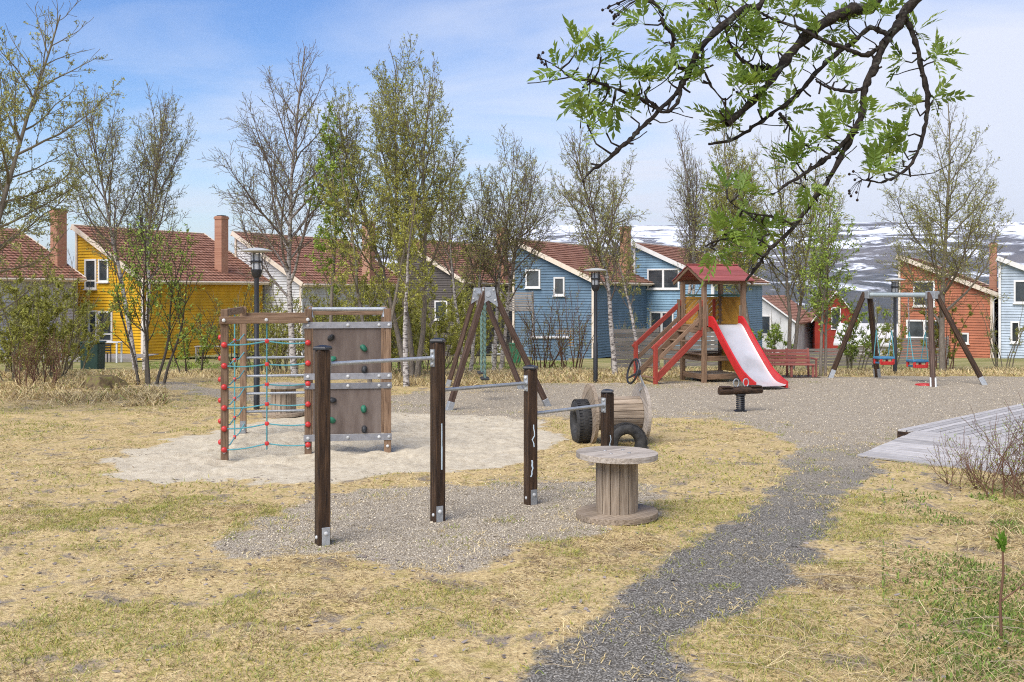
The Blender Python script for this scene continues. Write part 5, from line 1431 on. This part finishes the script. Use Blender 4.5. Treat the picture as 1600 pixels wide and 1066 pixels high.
for (zx, zy) in clusters:
    c0 = rp_(zx, zy, 2.85)
    dirv = (c0 - cam.location).normalized()
    # nearest limb as seen from the limb's own depth
    rel = SKP - np.array(cam.location); tt = rel @ np.array(dirv); dist = np.linalg.norm(rel - tt[:, None] * np.array(dirv), axis=1)
    k = int(np.argmin(dist)); root = Vector(SKP[k]); c1 = cam.location + dirv * (tt[k] + rnd.uniform(-.04, .04))
    ax = (c1 - root); L = ax.length
    if L < .02: ax = Vector((rnd.uniform(-1, 1), rnd.uniform(-.6, .2), rnd.uniform(-.1, 1))).normalized() * .03; c1 = root + ax; L = .03
    midp = root.lerp(c1, .5) + Vector((rnd.gauss(0, .008), rnd.gauss(0, .008), rnd.gauss(0, .008) - L * .08))
    twigs.append(([tuple(root), tuple(root.lerp(midp, .5)), tuple(midp), tuple(midp.lerp(c1, .5)), tuple(c1)], [.0034, .0028, .0024, .0022, .0026]))
    axn = (ax.normalized() + Vector((0, 0, .35))).normalized(); ux = axn.orthogonal().normalized(); vx = axn.cross(ux)
    nl_ = rnd.choice((4, 4, 5, 5))
    ph = rnd.random() * 6.28
    for j in range(nl_):
        a = ph + 2 * math.pi * j / nl_ + rnd.uniform(-.4, .4); sp_ = math.radians(rnd.uniform(22, 68))
        d = axn * math.cos(sp_) + (ux * math.cos(a) + vx * math.sin(a)) * math.sin(sp_)
        zup = (axn * .6 + Vector((rnd.gauss(0, .3), rnd.gauss(0, .3), .7))); y_ = zup.cross(d)
        if y_.length < .01: continue
        y_.normalize(); z_ = d.cross(y_)
        sc = rnd.uniform(.06, .092)
        M = Matrix((d * sc, y_ * sc, z_ * sc)).transposed().to_4x4(); M.translation = c1
        cand.append(M)
rnd.shuffle(cand)
for i, M in enumerate(cand[:300]): T.inst("leaf", LM[i % 8], M)
if len(cand) > 300:
    g = G()
    for i, M in enumerate(cand[300:]):
        me = LM[i % 8]; g.add([M @ v_.co for v_ in me.vertices], [tuple(p.vertices) for p in me.polygons])
    o = T.part("foliage", g, fore_leaf); o["kind"] = "stuff"
# spurs
for q, r_ in skeleton[::4]:
    if rnd.random() < .55:
        d = Vector((rnd.gauss(0, 1), rnd.gauss(0, 1), rnd.gauss(0, 1))).normalized(); L = rnd.uniform(.012, .04)
        e = q + d * L; twigs.append(([tuple(q), tuple(q.lerp(e, .5) + Vector((0, 0, -.002))), tuple(e)], [min(r_ * .6, .004), .003, .0028]))
for q, r_ in skeleton[::3]:          # fine bare side twigs
    if rnd.random() < .22:
        d = Vector((rnd.gauss(0, 1), rnd.gauss(0, .7), rnd.gauss(0, 1))).normalized(); L = rnd.uniform(.05, .16); pts = [q]
        for k in range(5): d = (d + Vector((rnd.gauss(0, .22), rnd.gauss(0, .22), rnd.gauss(.05, .22)))).normalized(); pts.append(pts[-1] + d * (L / 5))
        twigs.append(([tuple(v_) for v_ in pts], [.0022, .002, .0018, .0015, .0013, .0016]))
V_, Q_, th_ = tubes_np(twigs, 5)
o = T.nparr("twigs", mesh_np("twigs", V_, Q_, None, bark_fore, True, {"thick": ('FLOAT', th_)}), kind="stuff")
berry = G().lathe([(.0008, -.0042), (.0034, -.0025), (.0042, 0), (.0034, .0025), (.0008, .0042)], (0, 0, 0), 7).mesh("berry", mat("dried_berry", (.012, .008, .006), (.03, .016, .012), .7, 30), smooth=True)
stalks = []
for (zx, zy, Y, nb_) in ((55, 220, 2.69, 6), (318, 30, 2.75, 9), (330, 75, 2.75, 4), (1205, 690, 2.88, 8), (790, 320, 2.88, 6), (690, -5, 2.8, 5)):
    c0 = rp_(zx, zy, Y); c_root = Vector(SKP[int(np.argmin(np.linalg.norm(SKP - np.array(c0), axis=1)))])
    for k in range(nb_):
        q = c0 + Vector((rnd.gauss(0, .012), rnd.gauss(0, .008), rnd.gauss(0, .016)))
        T.inst("berry", berry, Matrix.Translation(q))
        stalks.append(([tuple(c_root), tuple(c_root.lerp(q, .5) + Vector((0, 0, .006))), tuple(q)], [.0011, .0009, .0008]))

V_, Q_, th_ = tubes_np(stalks, 4)
o = T.nparr('berry_stalks', mesh_np('berry_stalks', V_, Q_, None, bark_fore, True, {'thick': ('FLOAT', th_)}), kind='stuff')

# ================================================================== BACKGROUND OBJECTS
def slat_fence(label, px0, Y0, px1, Y1, top, ns, m=wood_fence, gap=.02, zlow=None):
    a = Vector((gx(px0, Y0), Y0, 0)); b2 = Vector((gx(px1, Y1), Y1, 0))
    T = Thing("slat_fence", label, "fence", Z(a, gzf(a.x, a.y)), "weathered slat fences behind the playground")
    zb = min(gzf(a.x, a.y), gzf(b2.x, b2.y)); d = (b2 - a).normalized(); L = (b2 - a).length; H = top - (zb if zlow is None else zlow); sh = (H - .1) / ns
    nseg = max(1, int(round(L / 2.0)))
    for s in range(nseg):
        for k in range(ns):
            z = (zb if zlow is None else zlow) + .1 + sh * (k + .5)
            T.beam("slat", Z(a + d * (L * s / nseg + .004), z), Z(a + d * (L * (s + 1) / nseg - .004), z), .022, sh - gap, m, bevel=.002)
    nv = Vector((-d.y, d.x, 0))
    for s in range(nseg + 1):
        q = a + d * (L * s / nseg) + nv * .05; T.beam("post", Z(q, zb - .1), Z(q, top + .03), .08, .07, m, up=d)
slat_fence("grey slat fence left of the slide tower's stairs", 958, 35, 1030, 36, 1.0, 9)
slat_fence("grey slat fence seen under the slide tower's platform", 1040, 37, 1150, 38, .95, 9)
slat_fence("low grey slat fence behind the red bench", 1262, 37, 1366, 38, .22, 6)
slat_fence("tall grey slat fence below the orange house's windows", 1400, 41, 1482, 42, .42, 10)
slat_fence("slatted balcony screen on posts left of the dusty blue house", 782, 56, 832, 55.2, 2.25, 8, wood_fence, .035, 1.1)
# climbing trellis lattice right of the dusty blue house's shed door
T = Thing("garden_trellis", "small ochre lattice trellis leaning on the dusty blue house", "trellis", at(885, 560, 57))
q0 = at(869, 541, 57); q1 = at(896, 541, 57); H = .95
for k in range(7):
    a = q0.lerp(q1, k / 6); T.beam("lath", a, a + Vector((0, 0, H)), .02, .035, yellow_board)
for k in range(6):
    z = Vector((0, 0, H * (k + .3) / 6)); T.beam("lath", q0 + z + Vector((0, -.03, 0)), q1 + z + Vector((0, -.03, 0)), .02, .035, yellow_board)
# clutter on the blue house's terrace
def garden_chair(label, px, Y, m):
    p = Vector((gx(px, Y), Y, gzf(0, Y))); T = Thing("garden_chair", label, "chair", p)
    for x in (-.22, .22):
        for y in (-.2, .22): T.beam("leg", p + Vector((x, y, 0)), p + Vector((x, y, .44 if y < 0 else .85)), .04, .04, m)
    for k in range(4): T.beam("seat_slat", p + Vector((-.25, -.2 + .13 * k, .45)), p + Vector((.25, -.2 + .13 * k, .45)), .11, .025, m)
    for k in range(3): T.beam("back_slat", p + Vector((-.23, .22, .56 + .12 * k)), p + Vector((.23, .22, .56 + .12 * k)), .02, .08, m)
garden_chair("white garden chair seen through the end-on swing frame", 777, 44, white_plastic)
garden_chair("dark garden chair left of the patio table at the yellow house", 137, 48, black_paint)
garden_chair("dark garden chair right of the patio table at the yellow house", 163, 48.2, black_paint)
def table(label, px, Y, w, d_, h, m):
    p = Vector((gx(px, Y), Y, gzf(0, Y))); T = Thing("garden_table", label, "table", p)
    n_ = 5
    for k in range(n_): T.beam("top_slat", p + Vector((-w / 2, -d_ / 2 + d_ * (k + .5) / n_, h)), p + Vector((w / 2, -d_ / 2 + d_ * (k + .5) / n_, h)), d_ / n_ - .01, .04, m)
    for x in (-1, 1):
        for y in (-1, 1): T.beam("leg", p + Vector((x * (w / 2 - .08), y * (d_ / 2 - .06), 0)), p + Vector((x * (w / 2 - .08), y * (d_ / 2 - .06), h)), .07, .07, m)
table("white patio table under the yellow house's lower window", 172, 47.5, 1.0, .7, .95, white_plastic)
table("narrow grey bench table by the yellow house's long wall", 328, 50, 1.4, .5, .75, wood_fence)
def bin_(label, px, Y, w, h, m, name="garden_bin"):
    p = Vector((gx(px, Y), Y, gzf(0, Y))); T = Thing(name, label, "bin", p)
    g = G(); a = w / 2; b2 = w / 2 * 1.06
    g.hexa([p + Vector((x * a, y * a, -.03)) for x, y in ((-1, -1), (1, -1), (1, 1), (-1, 1))], [p + Vector((x * b2, y * b2, h)) for x, y in ((-1, -1), (1, -1), (1, 1), (-1, 1))])
    T.part("body", g, m, bevel=.03); T.part("lid", G().box(p + Vector((0, 0, h + .035)), (w * 1.14, w * 1.14, .07)), m, bevel=.02)
    T.part("handle", G().tube([p + Vector((-.15, -w * .56, h + .02)), p + Vector((.15, -w * .56, h + .02))], .02, 8), m)
bin_("dark green bin in front of the yellow house", 145, 36, .62, .92, green_bin)
bin_("green bin on the blue house's terrace behind the swing frame", 805, 46, .5, .85, mat("bright_green_plastic", (.02, .12, .06), (.03, .18, .09), .5, 6))
# terrace at the yellow house
p = Vector((gx(128, 51), 51, gzf(0, 51)))
T = Thing("house_terrace", "low grey plank terrace in front of the yellow and grey houses", "terrace", p)
for k in range(10): T.beam("plank", p + Vector((-3.2, -1.6 + .3 * k, .28)), p + Vector((3.4, -1.6 + .3 * k, .28)), .285, .04, wood_fence)
T.beam("side_board", p + Vector((-3.2, -1.78, .12)), p + Vector((3.4, -1.78, .12)), .04, .3, wood_fence)
# blue play box and orange toy at the blue house
p = at(860, 563, 54); p.z = gzf(0, 54)
T = Thing("tool_shed", "low blue tool shed against the dusty blue house", "shed", p)
T.part("body", wall_laps(p + Vector((-.95, 0, 0)), Vector((1, 0, 0)), 1.9, p.z, p.z + 1.15, p.z + 1.15, Vector((0, -1, 0))), blue_wall)
T.part("body", G().box(p + Vector((0, .55, .575)), (1.88, .9, 1.14)), blue_wall)
T.part("lid", G().box(p + Vector((0, .5, 1.2)), (2.1, 1.25, .07)), trim_white)
T.part("door", G().box(p + Vector((.45, -.045, .55)), (.7, .03, .95)), blue_wall)

# ---- stump with moss and trailing straw at the left
p = Vector((gx(160, 24.3), 24.3, 0))
T = Thing("mossy_stump", "low mossy stump in dead grass left of the rowan", "stump", p)
vs = []; n_ = 18; rnd = random.Random(5)
prof = [(.42, -.05), (.34, .10), (.28, .2), (.24, .26), (.12, .29)]
for r_, h_ in prof:
    for k in range(n_):
        a = 2 * math.pi * k / n_; rr_ = r_ * (1 + .25 * math.sin(3 * a) + rnd.uniform(-.12, .12)); vs.append(p + Vector((math.cos(a) * rr_ * 1.3, math.sin(a) * rr_, h_ + rnd.uniform(-.03, .03))))
fs = [(i * n_ + k, i * n_ + (k + 1) % n_, (i + 1) * n_ + (k + 1) % n_, (i + 1) * n_ + k) for i in range(4) for k in range(n_)] + [tuple(4 * n_ + k for k in range(n_))]
T.part("stump_wood", G().add(vs, fs), mat("mossy_wood", (.05, .035, .02), (.14, .10, .05), .9, 7, bump=.6, c3=(.16, .17, .03)), smooth=True)

# ================================================================== GROUND COVER (uncountable: stuff)
def scatter(n, x0, x1, y0, y1, rng):
    """random spots inside the camera's wedge and a margin"""
    y = y0 + (y1 - y0) * rng.random(n) ** .75
    hw = y * .52 + 1.1
    x = rng.uniform(-1, 1, n) * hw
    return x, y
def ground_z(x, y):
    s, g_, p_, t_ = zones(x, y)
    gm_ = np.clip(-np.maximum(np.maximum(s, g_), np.maximum(p_, t_)) * 4, 0, 1)
    return gz(x, y) + (fbm(x, y, 2.2, 4, 3) - .5) * .09 * gm_ + (fbm(x, y, 4.0, 3, 4) - .5) * .03 + np.clip(s * 2, 0, 1) * (fbm(x, y, 4.5, 3, 6) - .5) * .16
STRAW = np.array([.54, .41, .18]); PALE = np.array([.72, .59, .33]); OLIVE = np.array([.41, .355, .075]); GREEN = np.array([.20, .27, .05]); BROWN = np.array([.24, .16, .085])
def grass_layer(name, n, y0, y1, seed, lmin, lmax, wid, flat, label, keep_edge=.0):
    rng = np.random.default_rng(seed)
    x, y = scatter(n, 0, 0, y0, y1, rng)
    gness = grassiness(x, y)
    bald = fbm(x, y, 1.4, 4, 21); green = fbm(x, y, .55, 4, 22); green2 = fbm(x, y, 2.4, 3, 23)
    k = (gness + rng.normal(scale=.10, size=n) > keep_edge) & (bald + rng.normal(scale=.06, size=n) > .445)
    x, y, green, green2, bald = x[k], y[k], green[k], green2[k], bald[k]; n = len(x)
    pos = np.stack([x, y, ground_z(x, y) - .004], 1)
    right = np.clip((x - 1.0) / 3, 0, 1)
    gv = np.clip((green - .44) * 5 + (green2 - .5) * 3 + rng.normal(scale=.3, size=n) + right * .45, 0, 1)
    az = rng.random(n) * 2 * np.pi + fbm(x, y, .8, 2, 25) * 6
    up = np.where(gv > .5, rng.uniform(.35, 1.3, n), rng.uniform(.02, flat, n))
    d = np.stack([np.cos(az), np.sin(az), up], 1)
    L = rng.uniform(lmin, lmax, n) * np.where(gv > .5, .75, 1.0) * (.7 + .6 * fbm(x, y, 1.8, 2, 26))
    m = rng.random((n, 1))
    dry = STRAW * (1 - m) + PALE * m
    dry = np.where((rng.random((n, 1)) < .22 + .34 * (fbm(x, y, 1.1, 3, 61) > .54)[:, None]), BROWN, dry)
    live = OLIVE * (1 - m) + GREEN * m
    c = np.where(gv[:, None] > .5, live * .85 + dry * .15, dry) * rng.uniform(.7, 1.25, (n, 1))
    V_, Q_, T_, C_ = bladesheet(pos, d, L, wid * rng.uniform(.6, 1.4, n), np.clip(c, .01, .8), .15)
    o = link(name, mesh_np(name, V_, Q_, T_, blade_m, False, {"col": ('FLOAT_COLOR', C_)})); tag(o, label, "grass", kind="stuff")
grass_layer("grass", 230000, 5.6, 11.5, 81, .035, .095, .0045, .45, "matted dry and green lawn grass in the foreground")
def tufts(n, seed):
    rng = np.random.default_rng(seed); x, y = scatter(n, 0, 0, 6, 26, rng); s, g_, p_, t_ = zones(x, y)
    m_ = np.maximum(np.maximum(g_, p_), t_); k = (m_ > -.1) & (s < 0) & (m_ < .9 + (fbm(x, y, .5, 2, 51) - .5) * 2); x, y = x[k], y[k]
    nb = 38; X_ = np.repeat(x, nb); Y_ = np.repeat(y, nb); N = len(X_); sp_ = np.repeat(rng.uniform(.04, .16, len(x)), nb)
    X_ = X_ + rng.normal(size=N) * sp_ * 1.3; Y_ = Y_ + rng.normal(size=N) * sp_; a = rng.random(N) * 6.28
    d = np.stack([np.cos(a), np.sin(a), rng.uniform(.1, 1.1, N)], 1); m = rng.random((N, 1)); gr_ = np.repeat(rng.random(len(x)) < .35, nb)[:, None]
    c = np.where(gr_, OLIVE * (1 - m) + GREEN * m, STRAW * (1 - m) + PALE * m) * rng.uniform(.7, 1.2, (N, 1))
    V_, Q_, T_, C_ = bladesheet(np.stack([X_, Y_, ground_z(X_, Y_) - .004], 1), d, rng.uniform(.03, .08, N), np.full(N, .006), c, .2)
    o = link("grass", mesh_np("grass", V_, Q_, T_, blade_m, False, {"col": ('FLOAT_COLOR', C_)})); tag(o, "grass tufts creeping into the gravel and path", "grass", kind="stuff")
tufts(2600, 83)
grass_layer("grass", 150000, 11, 29, 82, .05, .12, .0085, .5, "dry lawn grass around the playground", .05)
# tall dead grass: left bank, behind the gravel, around the right shrub
def tall_grass(name, regions, seed, label, cols=(STRAW, PALE), green=.08):
    rng = np.random.default_rng(seed); Ps, Ds, Ls, Ws, Cs = [], [], [], [], []
    for (px0, px1, Y0, Y1, n, l0, l1, w) in regions:
        y = rng.uniform(Y0, Y1, n); pxx = rng.uniform(px0, px1, n); x = (pxx - 800) / 1600 * y
        k = fbm(x, y, .9, 3, 31) + rng.normal(scale=.08, size=n) > .42
        k &= (grassiness(x, y) > .05) | (y > 30)
        x, y = x[k], y[k]; n = len(x)
        Ps.append(np.stack([x, y, ground_z(x, y) - .01], 1)); a = rng.random(n) * 6.28 + 3 * fbm(x, y, .7, 2, 33); u_ = rng.uniform(.05, 1.5, n) * (1.0 if Y0 > 15 else .45)
        Ds.append(np.stack([np.cos(a), np.sin(a), u_], 1)); Ls.append(rng.uniform(l0, l1, n)); Ws.append(w * rng.uniform(.6, 1.3, n))
        m = rng.random((n, 1)); c = cols[0] * (1 - m) + cols[1] * m; c = np.where(rng.random((n, 1)) < green, GREEN, c); c = np.where(rng.random((n, 1)) < .2, BROWN, c)
        Cs.append(c * rng.uniform(.7, 1.2, (n, 1)))
    V_, Q_, T_, C_ = bladesheet(np.concatenate(Ps), np.concatenate(Ds), np.concatenate(Ls), np.concatenate(Ws), np.concatenate(Cs), .35)
    o = link(name, mesh_np(name, V_, Q_, T_, blade_m, False, {"col": ('FLOAT_COLOR', C_)})); tag(o, label, "grass", kind="stuff")
tall_grass("dead_grass", [(-60, 260, 20.5, 31, 20000, .15, .45, .014), (260, 620, 27.5, 33, 9000, .12, .35, .014), (600, 1010, 24.6, 33, 16000, .15, .42, .014),
                          (960, 1280, 27.0, 35, 10000, .15, .4, .014), (1280, 1660, 28.3, 36, 12000, .12, .35, .014)], 91, "long dead straw grass along the back of the playground")
tall_grass("dead_grass", [(1380, 1640, 5.9, 9.0, 3000, .10, .32, .0042), (1470, 1650, 9.0, 12.5, 3000, .12, .36, .006), (1150, 1600, 5.8, 7.6, 1700, .12, .36, .0036)], 92, "long dead straw and stalks at the lower right", green=.12)
# far meadow tufts of fresh green by the yellow house
tall_grass("fresh_grass", [(230, 420, 36, 46, 6000, .1, .22, .02), (560, 900, 36, 48, 7000, .1, .25, .02), (-40, 160, 30, 34, 3000, .12, .3, .016)], 93, "fresh green grass before the houses", (GREEN, np.array([.22, .33, .05])), .3)
# green weeds at the lower right
rng = np.random.default_rng(94)
n = 9000; pxx = np.clip(rng.normal(1540, 70, n), 1380, 1640); y = rng.uniform(6.0, 12.0, n); x = (pxx - 800) / 1600 * y
k = fbm(x, y, 1.6, 3, 41) > .50; x, y = x[k], y[k]; n = len(x)
pos = np.stack([x, y, ground_z(x, y)], 1); d = rng.normal(size=(n, 3)) * .6 + [0, 0, .7]
V_, Q_, T_, C_ = bladesheet(pos, d, rng.uniform(.03, .09, n), rng.uniform(.006, .016, n), np.array([.17, .24, .05]) * rng.uniform(.6, 1.6, (n, 1)), .3)
o = link("weeds", mesh_np("weeds", V_, Q_, T_, leaf_m, False, {"col": ('FLOAT_COLOR', C_)})); tag(o, "green weeds sprouting at the lower right", "weeds", kind="stuff")
# dead leaves pressed into the lawn
n = 4500; x, y = scatter(n, 0, 0, 5.7, 15, rng); k = (grassiness(x, y) > -.25) & (fbm(x, y, 1.4, 4, 21) < .49); x, y = x[k], y[k]; n = len(x)
pos = np.stack([x, y, ground_z(x, y) + .004], 1); a = rng.random(n) * 6.28; d = np.stack([np.cos(a), np.sin(a), rng.uniform(-.1, .35, n)], 1)
m = rng.random((n, 1)); c = np.array([.19, .15, .12]) * (1 - m) + np.array([.36, .31, .28]) * m
V_, Q_, T_, C_ = bladesheet(pos, d, rng.uniform(.025, .055, n), rng.uniform(.016, .034, n), c, .0)
o = link("leaf_litter", mesh_np("leaf_litter", V_, Q_, T_, blade_m, False, {"col": ('FLOAT_COLOR', C_)})); tag(o, "grey brown dead leaves pressed into the lawn", "leaves", kind="stuff")
# loose stones on the path and the gravel patch
oct_v = np.array([[1, 0, 0], [-1, 0, 0], [0, 1, 0], [0, -1, 0], [0, 0, 1], [0, 0, -1]], float); oct_f = np.array([[0, 2, 4], [2, 1, 4], [1, 3, 4], [3, 0, 4], [2, 0, 5], [1, 2, 5], [3, 1, 5], [0, 3, 5]])
def stones(name, n, y0, y1, which, seed, smin, smax, c0, c1, label):
    rng = np.random.default_rng(seed); x, y = scatter(n, 0, 0, y0, y1, rng); z_ = zones(x, y)
    val = {"path": z_[3], "patch": z_[2], "gravel": np.maximum(z_[1], -9)}[which]
    k = val + rng.normal(scale=.14, size=n) > .02; x, y = x[k], y[k]; n = len(x)
    s = smin + (smax - smin) * rng.random(n) ** 3
    sc = s[:, None] * rng.uniform(.6, 1.2, (n, 3)) * [1, 1, .65]
    a = rng.random(n) * 6.28; jit = 1 + rng.normal(scale=.22, size=(n, 6, 1))
    P = oct_v[None] * jit * sc[:, None, :]
    X_ = P[..., 0] * np.cos(a)[:, None] - P[..., 1] * np.sin(a)[:, None]; Y_ = P[..., 0] * np.sin(a)[:, None] + P[..., 1] * np.cos(a)[:, None]
    V_ = np.stack([X_ + x[:, None], Y_ + y[:, None], P[..., 2] + (ground_z(x, y) + s * .2)[:, None]], -1).reshape(-1, 3)
    F_ = (oct_f[None] + (np.arange(n) * 6)[:, None, None]).reshape(-1, 3)
    m = rng.random((n, 1)) ** 1.3; c = np.array(c0) * (1 - m) + np.array(c1) * m
    C_ = np.repeat(np.concatenate([c, np.ones((n, 1))], 1), 6, 0)
    o = link(name, mesh_np(name, V_, None, F_, stone_m, False, {"col": ('FLOAT_COLOR', C_)})); tag(o, label, "gravel", kind="stuff")
stone_m, n_, l_, b_ = new_mat("loose_stone"); a_ = n_.new("ShaderNodeAttribute"); a_.attribute_name = "col"; l_.new(a_.outputs['Color'], b_.inputs['Base Color']); b_.inputs['Roughness'].default_value = .85
stones("gravel", 60000, 5.6, 15, "path", 95, .003, .0115, (.18, .16, .125), (.42, .38, .31), "dark crushed stone of the path")
stones("gravel", 70000, 8.0, 13, "patch", 96, .005, .014, (.32, .26, .175), (.72, .63, .47), "pale gravel under the pull-up bars")
stones("gravel", 38000, 14.5, 27, "gravel", 97, .008, .02, (.34, .28, .19), (.70, .60, .44), "pale gravel around the slide and swings")
# a few dry stalks and twigs lying about
n = 90; rng = np.random.default_rng(98); br = []
for k in range(n):
    if k < 45: yy = rng.uniform(5.8, 8.5); xx = gx(rng.uniform(1150, 1640), yy)
    else: yy = rng.uniform(5.8, 13); xx = rng.uniform(-.5, .5) * yy
    a = rng.normal(2.6, .6); L = rng.uniform(.1, .6) if k < 45 else rng.uniform(.06, .25); z = float(ground_z(np.array([xx]), np.array([yy]))[0])
    pts = [(xx + math.cos(a) * L * t, yy + math.sin(a) * L * t * .5, z + .015 + .05 * math.sin(t * 3) * L + rng.normal(0, .004)) for t in (0, .33, .66, 1)]
    br.append((pts, [.0035, .003, .0027, .0018]))
V_, Q_, th_ = tubes_np(br, 5)
o = link("dry_stalks", mesh_np("dry_stalks", V_, Q_, None, mat("dry_stalk", (.30, .23, .14), (.48, .40, .27), .8, 20), True)); tag(o, "dry pale stalks lying on the grass", "stalks", kind="stuff")

# ================================================================== AIR
haze_m = bpy.data.materials.new("thin_haze"); haze_m.use_nodes = True
hn, hl = haze_m.node_tree.nodes, haze_m.node_tree.links
hn.clear(); ho = hn.new("ShaderNodeOutputMaterial"); hv_ = hn.new("ShaderNodeVolumePrincipled")
hv_.inputs['Color'].default_value = (.86, .92, 1.0, 1); hv_.inputs['Density'].default_value = .00007; hv_.inputs['Anisotropy'].default_value = .2
hl.new(hv_.outputs[0], ho.inputs['Volume'])
hz = link("haze", G().box((0, 0, 0), (24000, 32000, 520)).mesh("haze", haze_m), Matrix.Translation((0, 5200, 175))); tag(hz, kind="stuff")

# groups of alike things
GROUPS = {"timber_house": "coloured timber houses behind the playground", "cottage": "small houses farther down the slope", "birch_tree": "birches behind the playground",
          "broadleaf_tree": "budding trees behind the playground", "shrub": "shrubs and thickets around the playground", "garden_chair": "garden chairs at the houses",
          "garden_table": "garden tables at the yellow house", "garden_bin": "green bins at the houses"}
for o in bpy.data.objects:
    k = o.name.split(".")[0]
    if o.parent is None and k in GROUPS: o["group"] = GROUPS[k]
